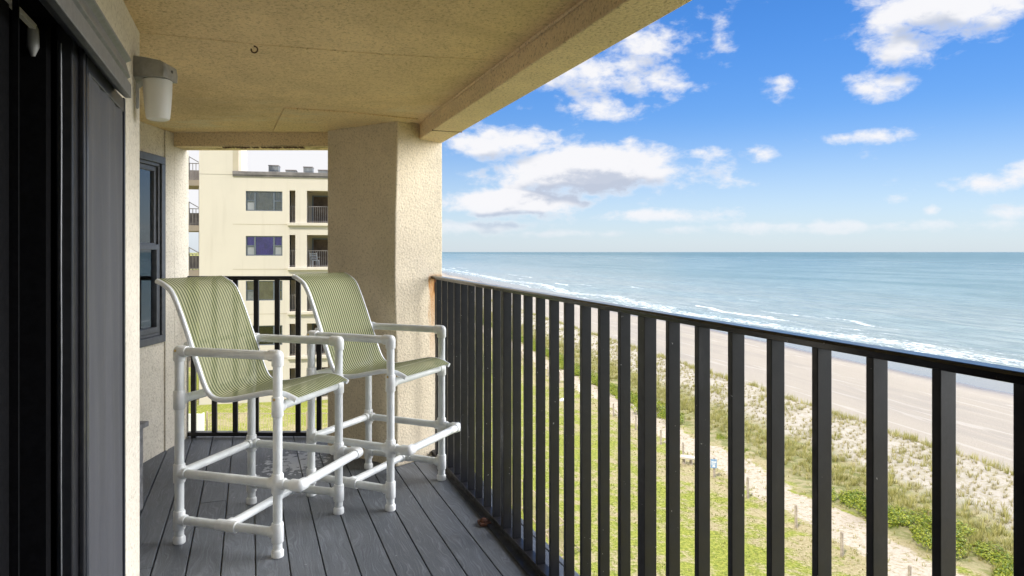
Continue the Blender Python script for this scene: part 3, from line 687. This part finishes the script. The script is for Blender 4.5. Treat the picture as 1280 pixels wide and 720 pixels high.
# ------------------------------------------------------------------ bar chairs of plastic pipe
def catmull(P, n=6):
    out = []
    for i in range(len(P)-1):
        p0, p1, p2, p3 = P[max(i-1, 0)], P[i], P[i+1], P[min(i+2, len(P)-1)]
        for k in range(n):
            t = k/n; out.append(tuple(.5*(2*p1[a]+(p2[a]-p0[a])*t+(2*p0[a]-5*p1[a]+4*p2[a]-p3[a])*t*t+(3*p1[a]-p0[a]-3*p2[a]+p3[a])*t**3) for a in (0, 1)))
    return out+[P[-1]]
SP = [(-.425, 1.212), (-.395, 1.200), (-.350, 1.172), (-.318, 1.125), (-.275, 1.03), (-.235, .93), (-.190, .815), (-.152, .725), (-.120, .684), (-.075, .668), (0, .674), (.10, .696), (.20, .716), (.27, .714), (.335, .690)]
def make_chair(loc, rz, label):
    c = thing('bar_chair', label, 'chair', loc, rz, 'white pipe bar chairs on the balcony')
    hx, hy = .2625, .2625; rp, rf = .0205, .0262
    def fit(m, p, dirs, L=.04):                # collar fitting: short fat sleeves meeting in a ball
        p = Vector(p); m.sphere(p, rf, 16, 10)
        for d_ in dirs:
            d_ = Vector(d_); ln = L*d_.length; d_ = d_.normalized()
            m.lathe(p, p+d_, [(0, rf), (ln-.004, rf), (ln, rf-.0025), (ln+.0005, rp)], 18)
    def cap_path(m, a, b): m.tube(a, b, rp, 18)
    for sx, sy in ((-1, -1), (1, -1), (1, 1), (-1, 1)):
        x, y = sx*hx, sy*hy
        m = MB(); m.tube((x, y, .02), (x, y, .89), rp, 18); lo = m.build('leg', M['pvc'], c, smooth=True)
        f = MB()
        for zf, dd in ((.89, [(0, 0, -1.15), (-sx*1.1, 0, 0)]), (.665, [(0, 0, 1.1), (0, 0, -1.1), (0, -sy*.9, 0)]),
                       (.325, [(0, 0, 1.1), (0, 0, -1.1), (-sx*1.0, 0, 0)]+([(0, -sy, 0)] if sx < 0 else [(1.0, 0, 0)])), (.108, [(0, 0, 1.1), (0, 0, -1.1), (-sx*.95, 0, 0)])):
            f = MB(); fit(f, (x, y, zf), dd); f.build('fitting', M['pvcfit'], lo, smooth=True)
        ft = MB(); ft.lathe((x, y, 0), (x, y, 1), [(0, .024), (.003, .0268), (.026, .0268), (.030, .0245), (.036, rp)], 18); ft.build('foot_cap', M['pvcfit'], lo, smooth=True)
    for sy in (-1, 1):
        y = sy*hy
        am = MB(); am.tube((-hx, y, .89), (hx, y, .89), rp, 18); am.build('armrest', M['pvc'], c, smooth=True)
        MB().tube((-hx, y, .325), (hx, y, .325), rp-.0005, 18).build('side_rail', M['pvc'], c, smooth=True)
        l2 = MB().tube((-hx, y, .108), (hx, y, .108), rp-.0005, 18).build('lower_side_rail', M['pvc'], c, smooth=True)
        f = MB(); f.lathe((-.052, y, .108), (.052, y, .108), [(0, rp), (.002, rf), (.102, rf), (.104, rp)], 18); fit(f, (0, y, .108), [(0, -sy, 0)]); f.build('tee_fitting', M['pvcfit'], l2, smooth=True)
        s_ = MB(); s_.lathe((hx+(.02 if sy < 0 else .02)*0, y-.024, .70), (hx, y-.031, .70), [(0, .006), (.004, .006), (.007, .003)], 10); s_.build('screw', M['brass'], c, smooth=True); s_ = MB(); s_.lathe((-hx, y-.022, .895), (-hx, y-.031, .895), [(0, .006), (.005, .006), (.008, .003)], 10)
        s_.build('screw', M['brass'], c, smooth=True)
    MB().tube((0, -hy, .108), (0, hy, .108), rp-.001, 18).build('lower_cross_bar', M['pvc'], c, smooth=True)
    MB().tube((-hx, -hy, .325), (-hx, hy, .325), rp-.001, 18).build('rear_cross_bar', M['pvc'], c, smooth=True)
    MB().tube((hx, -hy, .665), (hx, hy, .665), rp, 18).build('front_seat_bar', M['pvc'], c, smooth=True)
    MB().tube((-hx, -hy, .665), (-hx, hy, .665), rp, 18).build('rear_seat_bar', M['pvc'], c, smooth=True)
    ex = hx+.112
    fo = MB(); fo.tube((ex, -hy, .325), (ex, hy, .325), rp, 18)
    for sy in (-1, 1): fo.tube((hx, sy*hy, .325), (ex, sy*hy, .325), rp, 18)
    fo_ = fo.build('footrest', M['pvc'], c, smooth=True)
    for sy in (-1, 1): f = MB(); fit(f, (ex, sy*hy, .325), [(-1.1, 0, 0), (0, -sy, 0)]); f.build('elbow_fitting', M['pvcfit'], fo_, smooth=True)
    prof2 = catmull(SP, 6); lw = .225
    for sy in (-1, 1):
        rl = MB(); n2 = 10
        rl.path([(a_, sy*lw, z_) for a_, z_ in prof2], .0125, 10)
        rl.build('sling_frame', M['slingframe'], c, smooth=True)
    MB().tube((-.262, -lw, .915), (-.262, lw, .915), .011, 10).build('back_cross_bar', M['slingframe'], c, smooth=True)
    # fabric
    L = [0]
    for (a0, z0), (a1, z1) in zip(prof2, prof2[1:]): L.append(L[-1]+math.hypot(a1-a0, z1-z0))
    na = 16; me = bpy.data.meshes.new('sling'); vs = []; uv = []; no = len(prof2)
    for k, (a_, z_) in enumerate(prof2):
        for q in range(na+1):
            s_ = q/na; y = -lw+.002+s_*(2*lw-.004)
            v_ = L[k]/L[-1]; sag = -.007*math.sin(math.pi*s_)*math.sin(math.pi*min(1, max(0, (v_-.05)/.9)))
            t0 = prof2[max(k-1, 0)]; t1 = prof2[min(k+1, no-1)]; dx_, dz_ = t1[0]-t0[0], t1[1]-t0[1]; ln = math.hypot(dx_, dz_)
            nx, nz = -dz_/ln, dx_/ln
            if k == 0: nx, nz = .3, .95
            vs.append((a_+nx*(sag+.0115), y, z_+nz*(sag+.0115))); uv.append((s_, v_))
    fs = [(k*(na+1)+q, k*(na+1)+q+1, (k+1)*(na+1)+q+1, (k+1)*(na+1)+q) for k in range(no-1) for q in range(na)]
    me.from_pydata(vs, [], fs); ul = me.uv_layers.new(name='UVMap')
    for p_ in me.polygons:
        p_.use_smooth = True
        for li in p_.loop_indices: ul.data[li].uv = uv[me.loops[li].vertex_index]
    me.materials.append(M['sling']); so = bpy.data.objects.new('sling_seat', me); C.objects.link(so); so.parent = c
    return c
ch = make_chair((-1.219, 3.3725, 0), R(-15.9), 'white pipe bar chair with green striped sling nearest the door wall')
dup(ch, (-.765, 3.945, 0), R(-24.5), 'white pipe bar chair with green striped sling beside the pillar and railing')

# ------------------------------------------------------------------ neighbouring building
FP = Vector(((249-640)/860*43.2, 43.2)); FD = Vector((1, .2)).normalized(); FA = math.atan2(.2, 1)
def fac(px, py):                                # facade coordinates (along, height) of a direction
    u = (px-640)/860
    a = (u*FP.y-FP.x)/(FD.x-u*FD.y); Y = FP.y+a*FD.y
    return a, EYE-(py-315)*Y/860
bd = thing('apartment_building', 'cream apartment block with flat roof seen through the end opening', 'building', (FP.x, FP.y, 0), FA)
U = lambda px: fac(px, 315)[0]
def rect(x0, x1, y0, y1):
    xm = (x0+x1)/2; return U(x0), U(x1), fac(xm, y1)[1], fac(xm, y0)[1]
ST = fac(330, 251)[1]-fac(330, 307)[1]
w1 = rect(307.2, 353, 239, 263.7); s1 = rect(361.8, 369.2, 238, 278.2); r1_ = (U(383.5), U(452), s1[2], s1[3])
rows = list(range(6)); holes = []
ztop = fac(296, 213.5)[1]
UE = U(505)
for k in rows:
    for h in (w1, s1, r1_):
        if h is not w1 and h[2]-k*ST < LAWN+.1: zb = LAWN+.15
        else: zb = h[2]-k*ST
        if h[3]-k*ST > LAWN+.5: holes.append((h[0], h[1], max(zb, LAWN+.1), h[3]-k*ST))
wl = MB()
xs = sorted(set([0, UE]+[h[0] for h in holes]+[h[1] for h in holes])); 
for xa, xb in zip(xs, xs[1:]):
    hs_ = sorted([(h[2], h[3]) for h in holes if h[0] <= xa+1e-4 and h[1] >= xb-1e-4]); z = LAWN-.3
    for a, b in hs_:
        if a > z: wl.box(xa, xb, 0, .25, z, a)
        z = b
    wl.box(xa, xb, 0, .25, z, ztop-.25)
wl.box(0, .25, .25, 12, LAWN-.3, ztop-.25); wl.box(UE-.25, UE, .25, 12, LAWN-.3, ztop-.25); wl.box(.25, UE-.25, 11.75, 12, LAWN-.3, ztop-.25)
wl.box(.25, UE-.25, .25, 11.75, ztop-.8, ztop-.6)
wl.build('wall', M['far'], bd)
tw = MB(); tw.box(0, U(290.8), -.012, 5.0, ztop-.24, ztop+4.2); tw.build('stair_tower', M['far'], bd)
cr = MB(); cr.box(U(290.8), U(298), -.0, .9, ztop, ztop+4.2); cr.build('tower_corner', M['farbeige'], bd)
cp = MB(); cp.box(U(290.8), UE+.08, -.09, .3, ztop-.25, ztop-.02); cp.box(U(290.8), UE+.04, -.05, .3, ztop-.36, ztop-.25); cp.build('parapet_cap', M['farcap'], bd, bevel=.01)
for k in rows: 
    z = s1[2]-k*ST
    if z > LAWN+.4: MB().box(U(359.5), U(456), -.14, .0, z-.20, z-.02).build('balcony_ledge', M['far'], bd, bevel=.01)
for k in rows:
    z = s1[2]-k*ST-.13
    if z > LAWN+.4: MB().box(U(291), U(359), -.006, .0, z-.02, z+.02).build('wall_joint', M['farbeige'], bd)
rc = MB()
for k in rows:
    z0, z1 = s1[2]-k*ST, s1[3]-k*ST
    if z0 < LAWN: z0 = LAWN
    rc.box(U(356), U(456), 1.7, 1.8, z0-.3, z1+.2)
    rc.box(U(356), U(456), .25, 1.7, z0-.28, z0-.0)
    rc.box(U(356), U(456), .25, 1.7, z1+.0, z1+.2)
    rc.box(U(357), U(359), .25, 1.7, z0, z1); rc.box(U(454), U(456), .25, 1.7, z0, z1)
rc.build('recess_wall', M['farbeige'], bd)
MB().box(w1[0]-.4, w1[1]+.4, 1.0, 1.1, LAWN, ztop-.8).build('inner_wall', M['room'], bd)
curt = {0: 'curtain', 1: 'purple', 2: 'curtain', 3: 'room', 4: 'curtain', 5: 'room'}
for k in rows:
    a, b, z0, z1 = w1[0], w1[1], w1[2]-k*ST, w1[3]-k*ST
    if z1 < LAWN+.5: continue
    z0 = max(z0, LAWN+.2)
    f = MB(); t_ = .055; q1, q2 = a+(b-a)*.245, a+(b-a)*.765; zm = z0+(z1-z0)*.51
    fr2 = lambda x0, x1, c_, d_, tt: (f.box(x0, x1, .05, .16, c_, c_+tt), f.box(x0, x1, .05, .16, d_-tt, d_), f.box(x0, x0+tt, .05, .16, c_+tt, d_-tt), f.box(x1-tt, x1, .05, .16, c_+tt, d_-tt))
    fr2(a, b, z0, z1, .06); f.box(q1-.05, q1+.05, .05, .16, z0+.06, z1-.06); f.box(q2-.05, q2+.05, .05, .16, z0+.06, z1-.06)
    f.box(a+.06, q1-.05, .05, .16, zm-.035, zm+.035); f.box(q2+.05, b-.06, .05, .16, zm-.035, zm+.035)
    wo = f.build('window', M['farframe'], bd)
    MB().box(a+.05, b-.05, .12, .125, z0+.05, z1-.05).build('pane', M['glassfar'], wo)
    cu = MB(); n_ = 46
    for z_ in (0,):
        cu.v = [(a+.02+(b-a-.04)*i_/n_, .165+.012*math.sin(i_*1.9), zz_) for i_ in range(n_+1) for zz_ in (z0, z1)]; cu.f = [(2*i_, 2*i_+2, 2*i_+3, 2*i_+1) for i_ in range(n_)]
    if curt[k] != 'room': cu.build('curtain', M[curt[k]], wo, smooth=True)
    if k in (0, 1, 2):
        ap = MB(); ap.box(a+.07, q1-.06, .09, .11, z0+.07, zm-.04)
        if k == 1: ap.box(q2+.06, b-.07, .09, .11, z0+.07, zm-.04)
        ap.build('lower_panel', M['ac'] if k < 2 else M['hvac'], wo)
for k in rows:
    z0, z1 = s1[2]-k*ST, s1[3]-k*ST
    if z0 < LAWN-.3: continue
    dr = MB(); a, b = U(389), U(432); dr.box(a-.08, a, 1.60, 1.69, z0, z1-.18); dr.box(a-.08, b, 1.60, 1.69, z1-.26, z1-.18); dr.box((a+b)/2-.04, (a+b)/2+.04, 1.6, 1.69, z0, z1-.26)
    do = dr.build('balcony_door', M['farframe'], bd)
    MB().box(a, b, 1.66, 1.67, z0, z1-.26).build('pane', M['darkcurtain'], do)
    for (x0, x1) in ((s1[0], s1[1]), (r1_[0], r1_[1])):
        m_ = MB(); zr = z0+1.07; m_.box(x0+.01, x1-.01, .10, .15, zr-.04, zr); m_.box(x0+.01, x1-.01, .11, .14, z0+.08, z0+.11)
        n_ = max(2, int((x1-x0)/.125))
        for q in range(n_+1): xx = x0+.03+(x1-x0-.06)*q/n_; m_.box(xx-.012, xx+.012, .115, .135, z0+.02, zr-.04)
        m_.build('balcony_railing', M['farcap'], bd)
for k in rows:                                   # outside walkway landings at the left end
    zl = fac(249, 224)[1]-k*ST
    if zl < LAWN+.2: break
    m_ = MB(); m_.box(-2.6, -.03, .3, 3.2, zl-.38, zl-.02); m_.build('walkway_slab', M['farslab'], bd)
    m_ = MB(); zr = zl+1.05
    m_.box(-2.6, -.03, .32, .37, zr-.05, zr); m_.box(-2.6, -.03, .33, .36, zl+.08, zl+.12)
    for q in range(14): xx = -2.55+q*.19; m_.box(xx-.018, xx+.018, .33, .36, zl, zr)
    m_.box(-.72, -.66, .31, .38, zl, zr+.42); m_.bar((-.69, .34, zr+.40), (-.10, .34, zr+.05), .05, .05)
    m_.box(-2.6, -.03, 3.1, 3.14, zl+.02, zr-.15)
    m_.build('walkway_railing', M['farcap'], bd)
m_ = MB(); m_.box(-.04, -.001, .05, .12, LAWN, ztop-1.0); m_.build('downpipe', M['farcap'], bd)
# rooftop units
for (px0, px1, py, nm, lab) in ((346, 360, 205.5, 'rooftop_unit', 'grey boxy air unit, leftmost on the flat roof of the cream block'), (367, 381.5, 211, 'rooftop_vent', 'low flat grey vent between two boxy units on the cream roof'), (389, 402, 206.5, 'rooftop_unit', 'grey boxy air unit right of the low vent on the cream roof'), (407, 421, 210, 'rooftop_unit', 'grey boxy air unit beside the pillar edge on the cream roof')):
    k = 1+3.2/43; a0, a1 = U(px0)*1.0, U(px1); h0 = ztop-.6; h1 = EYE+(315-py)*46.6/860
    t_ = thing(nm, lab, 'air unit' if nm == 'rooftop_unit' else 'vent', (FP.x+FD.x*(a0+a1)/2*1.08-FD.y*3+ (-1.42), FP.y+FD.y*(a0+a1)/2+3.2, h0), FA)
    hw = (a1-a0)/2*.95; m_ = MB(); m_.box(-hw, hw, -.45, .45, .12, h1-h0-.06); m_.box(-hw*.95, -hw*.7, -.4, .4, 0, .12); m_.box(hw*.7, hw*.95, -.4, .4, 0, .12); m_.build('casing', M['hvac'], t_, bevel=.02)
    m_ = MB(); m_.box(-hw-.02, hw+.02, -.47, .47, h1-h0-.06, h1-h0); m_.build('lid', M['farcap'], t_)
    m_ = MB()
    for q in range(5): zq = .25+q*(h1-h0-.45)/5; m_.box(-hw*.8, hw*.8, -.465, -.45, zq, zq+.05)
    m_.build('louvre', M['farframe'], t_)
# white chairs on two of its balconies
def mini_chair(px, py, rz, lab):
    a = U(px); z = s1[2]-ST*round((315+0*py - 315 + (py-278))/55.6)
    P = Vector((FP.x+FD.x*a-FD.y*.95, FP.y+FD.y*a+FD.x*.95))
    c = thing('patio_chair', lab, 'chair', (P.x, P.y, z), rz, 'white patio chairs on the neighbour balconies')
    for sx in (-1, 1):
        for sy in (-1, 1): MB().bar((sx*.22, sy*.22, 0), (sx*.20, sy*.20, .42 if sy < 0 else .62), .05, .05).build('leg', M['pvc'], c)
        MB().bar((sx*.24, -.24, .62), (sx*.24, .24, .62), .05, .03).build('armrest', M['pvc'], c)
    MB().box(-.23, .23, -.23, .23, .40, .44).build('seat', M['pvc'], c)
    m_ = MB()
    for q in range(4): m_.bar((-.22, .25+q*.02, .52+q*.11), (.22, .25+q*.02, .52+q*.11), .03, .05)
    m_.bar((-.22, .22, .42), (-.22, .33, .92), .04, .04); m_.bar((.22, .22, .42), (.22, .33, .92), .04, .04); m_.build('backrest', M['pvc'], c)
    return c
mini_chair(392, 333, .6, 'white slatted chair on the balcony level with the purple window')
mini_chair(393, 388, -.5, 'white slatted chair on the balcony one floor below the purple window')

# ------------------------------------------------------------------ lawn fences, posts, bench, sign
def picket(name, label, pts, h, mat, step=.13, r=.012, closed=False):
    f = thing(name, label, 'fence', (pts[0][0], pts[0][1], LAWN))
    o0 = Vector((pts[0][0], pts[0][1], 0))
    for (ax, ay), (bx, by) in zip(pts, pts[1:]):
        a = Vector((ax, ay, 0))-o0; b = Vector((bx, by, 0))-o0; L = (b-a).length; m_ = MB()
        up = Vector((0, 0, 1)); m_.bar(a+up*(h-.05), b+up*(h-.05), .03, .04); m_.bar(a+up*.15, b+up*.15, .03, .04)
        for q in range(int(L/step)+1): p = a+(b-a)*(q*step/L); m_.bar(p+up*.05, p+up*(h), r*2, r*2)
        m_.build('picket_panel', mat, f)
        n_ = max(1, round(L/2.4))
        for q in range(n_+1):
            p = a+(b-a)*(q/n_); MB().bar(p, p+up*(h+.06), .07, .07).build('post', mat, f)
    return f
fY = 36.0
picket('picket_fence', 'thin beige metal picket fence crossing the lawn before the cream block', [((259-640)/860*fY, fY), (-5.5, fY)], 1.2, M['beigep'], .14, .009)
picket('picket_fence', 'short run of solid white picket fence at the left end of the lawn fence', [((226-640)/860*fY, fY-.3), ((257.5-640)/860*fY, fY-.3)], 1.2, M['whitep'], .11, .04)
picket('picket_fence', 'low tan metal fence cornering on the lawn directly below the balcony', [(-2.6, 29.5), (.44, 25.3), (1.67, 21.4), (.2, 20.2), (-3, 18.9)], 1.2, M['beigep'], .12, .009)
ppx = [(1057, 21.7), (999, 23.9), (938, 26.8), (894.5, 29.3), (854, 31.9), (825, 34.3), (793, 37.1), (769, 40.1), (750, 42.3)]
pm = None
ys_ = [y for _, y in ppx]+[45.2+2.6*k for k in range(1, 8)]+[19.2, 16.7]
for k, y in enumerate(ys_):
    s_ = 15.75+random.uniform(-.05, .05); x = s_-KS*y; h = .8+random.uniform(-.08, .06)
    m_ = MB(); m_.lathe((0, 0, -.3), (random.uniform(-.03, .03), random.uniform(-.03, .03), 1), [(0, .05), (.3+h-.02, .047), (.3+h, .03)], 10)
    o = m_.build('fence_post', M['post'], smooth=True); o.location = (x, y, LAWN)
    if k == 3:
        o['label'] = 'weathered wooden stake with the small pale sign beside the sand path'; o['category'] = 'post'; sp = o
    else: tag(o, 'short weathered wooden stake in the row between lawn and sand path', 'post', 'wooden stakes along the sand path')
sg = MB(); sg.box(-.13, .13, -.012, 0, .42, .80); o = sg.build('beach_sign', M['sign'], bevel=.004); o.location = (15.75-KS*29.3-.03, 29.3-.07, LAWN); o.rotation_euler = (0, 0, R(-12))
tag(o, 'small pale blue sign fixed to a stake beside the path', 'sign')
sgl = MB(); sgl.box(-.10, .10, -.016, -.0125, .66, .70); sgl.box(-.10, .06, -.016, -.0125, .58, .61); sgl.box(-.05, .05, -.016, -.0125, .47, .54); sgl.build('sign_marking', M['whitep'], o)
o = MB().box(-.1, .1, -.015, .015, .45, .95).build('sign_board', M['whitep']); 
t_ = thing('notice_post', 'white notice on a thin post farther along the lawn edge', 'sign', (15.45-KS*45, 45, LAWN)); o.parent = t_
MB().box(-.03, .03, -.03, .03, 0, 1.0).build('pole', M['whitep'], t_)
bY = 9.6*860/266; bX = (859-640)/860*bY
t_ = thing('lawn_bench', 'pale curved stone bench on the lawn near the stakes', 'bench', (bX, bY, LAWN), R(-28))
m_ = MB(); rg = []
for q in range(13):
    a_ = -1+2*q/12; x = a_*.34; y = .10*(a_*a_)-.03; hw = .19*(1-.15*a_*a_)
    rg.append([(x, y-hw, .30), (x, y+hw, .30), (x, y+hw, .37+.03*(1-a_*a_)), (x, y-hw, .36+.03*(1-a_*a_))])
m_.loft(rg); m_.build('seat', M['stone'], t_, bevel=.01)
for q in (-.16, .16): MB().box(q-.05, q+.05, -.02, .12, 0, .30).build('leg', M['post'], t_)
t_ = thing('lawn_marker', 'small white flat marker lying on the lawn far beyond the stakes', 'marker', ((706-640)/860*44.4, 44.4, LAWN))
MB().prism([(-.35, -.2), (.3, -.25), (.38, .15), (-.2, .28)], 0, .12).build('slab', M['whitep'], t_, bevel=.02)

# ------------------------------------------------------------------ vegetation
def leafmat(name, c1, c2, tl=.3):
    m, t, b = new_mat(name)
    oi = t.n.new('ShaderNodeNewGeometry').outputs['Random Per Island']
    c = t.mix(oi, c1, c2); t.put(b.inputs['Base Color'], c); b.inputs['Roughness'].default_value = .6
    tr = t.n.new('ShaderNodeBsdfTranslucent'); t.l.new(c, tr.inputs['Color'])
    mx = t.n.new('ShaderNodeMixShader'); mx.inputs[0].default_value = tl
    t.l.new(b.outputs[0], mx.inputs[1]); t.l.new(tr.outputs[0], mx.inputs[2]); t.l.new(mx.outputs[0], t.n['Material Output'].inputs['Surface'])
    return m
M['straw'] = leafmat('pale_dune_grass', (.22, .205, .085), (.50, .43, .25))
M['green'] = leafmat('green_dune_grass', (.18, .19, .04), (.46, .41, .15))
M['leafy'] = leafmat('bright_shrub_leaves', (.07, .14, .012), (.38, .40, .035), .3)
M['lawnb'] = leafmat('lawn_blades', (.13, .18, .02), (.36, .33, .11))
M['twig'] = simple('shrub_twig', (.16, .11, .07), .9)
def tufts(name, label, P, nb, h, spread, mat, wid=.012):
    n = len(P); V = np.zeros((n*nb, 3, 3)); 
    base = np.repeat(P, nb, 0); a = rng.uniform(0, 2*np.pi, n*nb); r_ = rng.uniform(0, spread*.35, n*nb)
    hh = h*np.repeat(rng.uniform(.6, 1.25, n), nb)*rng.uniform(.55, 1.1, n*nb); lean = rng.uniform(.15, .9, n*nb)*spread
    d_ = np.stack([np.cos(a), np.sin(a), 0*a], 1); per = np.stack([-np.sin(a), np.cos(a), 0*a], 1)
    wd = wid*np.repeat(P[:, 2]*0+1, nb)[:, None]*rng.uniform(.7, 1.4, (n*nb, 1))
    b0 = base+d_*r_[:, None]; V[:, 0] = b0-per*wd; V[:, 1] = b0+per*wd; V[:, 2] = b0+d_*lean[:, None]; V[:, 2, 2] += hh
    V[:, :2, 2] -= .03
    me = bpy.data.meshes.new(name); N = n*nb
    me.vertices.add(N*3); me.vertices.foreach_set('co', V.reshape(-1)); me.loops.add(N*3); me.loops.foreach_set('vertex_index', np.arange(N*3))
    me.polygons.add(N); me.polygons.foreach_set('loop_start', np.arange(0, N*3, 3)); me.update(calc_edges=True); me.validate()
    me.materials.append(mat); o = bpy.data.objects.new(name, me); C.objects.link(o); return tag(o, label, 'grass', kind='stuff')
def pts(fn): 
    L = []
    for s_, y in fn: L.append((s_-KS*y, y, gz(s_, y)))
    return np.array(L)
def dune_rows():
    y = 17.
    while y < 170:
        st = .36 if y < 70 else .8
        s_ = 22.6
        while s_ < 28.9:
            if random.random() < .84 and hsh(s_*2, y, 2.3) > -.6: yield s_+random.gauss(0, .10), y+random.gauss(0, .09)+ (s_-22)*.12
            s_ += .33 if y < 70 else .6
        y += st
def scrub():
    for _ in range(5200):
        y = 16+ (random.random()**1.5)*150; s_ = random.gauss(21.2, 1.0)
        if 19.4 < s_ < 23.9: yield s_, y
    for _ in range(2600):
        y = 17+random.random()**1.4*120; s_ = random.uniform(23, 28.6)
        if hsh(s_*1.3, y, 1.9) > .12: yield s_, y
def crest():
    for _ in range(1500):
        y = 17+random.random()**1.4*180; s_ = 28.3+.35*hsh(0, y, 3)+random.gauss(0, .28); yield s_, y
tufts('dune_grass', 'rows of pale beach grass planted in the white dune sand', pts(dune_rows()), 16, .18, .17, M['straw'], .012)
tufts('scrub_grass', 'mixed green and straw grass between shrubs and dune sand', pts(scrub()), 16, .30, .26, M['green'], .012)
tufts('crest_grass', 'taller green grass fringe on the dune crest above the beach', pts(crest()), 14, .42, .26, M['green'], .012)
def path_weeds():
    for _ in range(1500):
        y = 16+random.random()**1.4*110; s_ = random.choice((random.gauss(16.0, .5), random.gauss(18.6, .5), random.uniform(16, 19))); yield s_, y
tufts('path_weeds', 'low weeds along the edges of the sand path', pts(path_weeds()), 9, .12, .13, M['green'], .010)
def lawn_t():
    for _ in range(16000):
        y = 15+random.random()**1.6*55; s_ = random.uniform(4, 16.5)
        if hsh(s_, y, 1.7) > -.25: yield s_, y
tufts('lawn_grass', 'short uneven tufts of green and straw lawn grass', pts(lawn_t()), 5, .07, .07, M['lawnb'], .010)

def shrub_mesh(seed, rx, ry, rz, n):
    r = np.random.default_rng(seed); nc = 9
    cen = np.stack([r.uniform(-rx, rx, nc)*.62, r.uniform(-ry, ry, nc)*.62, r.uniform(.15, .7, nc)*rz], 1)
    k = r.integers(0, nc, n); dv = r.normal(size=(n, 3)); dv /= np.linalg.norm(dv, axis=1)[:, None]
    rad = r.uniform(.5, 1, (n, 1))**.5*np.array([rx*.5, ry*.5, rz*.5]); p = cen[k]+dv*rad; p[:, 2] = np.abs(p[:, 2])
    nrm = dv+r.normal(size=(n, 3))*.6+np.array([0, 0, .5]); nrm /= np.linalg.norm(nrm, axis=1)[:, None]
    t1 = np.cross(nrm, r.normal(size=(n, 3))); t1 /= np.linalg.norm(t1, axis=1)[:, None]; t2 = np.cross(nrm, t1)
    sz = r.uniform(.03, .055, (n, 1)); V = np.stack([p-t1*sz, p-t2*sz*.6, p+t1*sz, p+t2*sz*.6], 1)
    me = bpy.data.meshes.new('foliage'); me.vertices.add(n*4); me.vertices.foreach_set('co', V.reshape(-1)); me.loops.add(n*4); me.loops.foreach_set('vertex_index', np.arange(n*4))
    me.polygons.add(n); me.polygons.foreach_set('loop_start', np.arange(0, n*4, 4)); me.update(calc_edges=True); me.validate(); me.materials.append(M['leafy']); return me
shr = []
for k, (a, b, c_, n) in enumerate(((1.1, .75, .55, 2600), (.8, .6, .45, 1800), (1.4, .8, .6, 3200))):
    me = shrub_mesh(k+3, a, b, c_, n); tm_ = MB()
    for q in range(6):
        an = q*1.05; tm_.path([(0, 0, -.1), (a*.25*math.cos(an), b*.25*math.sin(an), c_*.4), (a*.5*math.cos(an), b*.5*math.sin(an), c_*.7)], [.02, .015, .006], 6)
    stem = tm_.build('stem', M['twig']); stem_me = stem.data; bpy.data.objects.remove(stem); shr.append((me, stem_me))
def shrub(s_, y, k, rz, sc):
    t = thing('beach_shrub', 'low bright yellow green leafy shrub in the band beside the sand path', 'shrub', (s_-KS*y, y, gz(s_, y)-.05), rz, 'leafy shrubs along the dune side of the path')
    t.scale = (sc, sc*random.uniform(.7, 1.2), sc*random.uniform(.45, .85))
    for nm, me in (('foliage', shr[k][0]), ('stem', shr[k][1])):
        o = bpy.data.objects.new(nm, me); C.objects.link(o); o.parent = t
spots = []
for s_, y in ((18.9, 19.2), (19.7, 20.2), (20.3, 18.0), (20.4, 21.6), (19.5, 21.9), (19.8, 23.2), (19.3, 24.8), (19.6, 26.2), (20.6, 24.2), (19.1, 27.2)): spots.append((s_, y, 1))
spots += [(19.2, 33.0, .6), (19.6, 35.6, .6)]
y = 39.
while y < 118:
    spots.append((19.0+random.gauss(0, .22)+.3*math.sin(y*.1), y, 1.05)); y += random.uniform(.9, 1.6) if y < 80 else random.uniform(1.6, 2.4)
for k, (s_, y, sc) in enumerate(spots): shrub(s_, y, k % 3, R(75)+random.uniform(-.6, .6), sc*random.uniform(.85, 1.15))
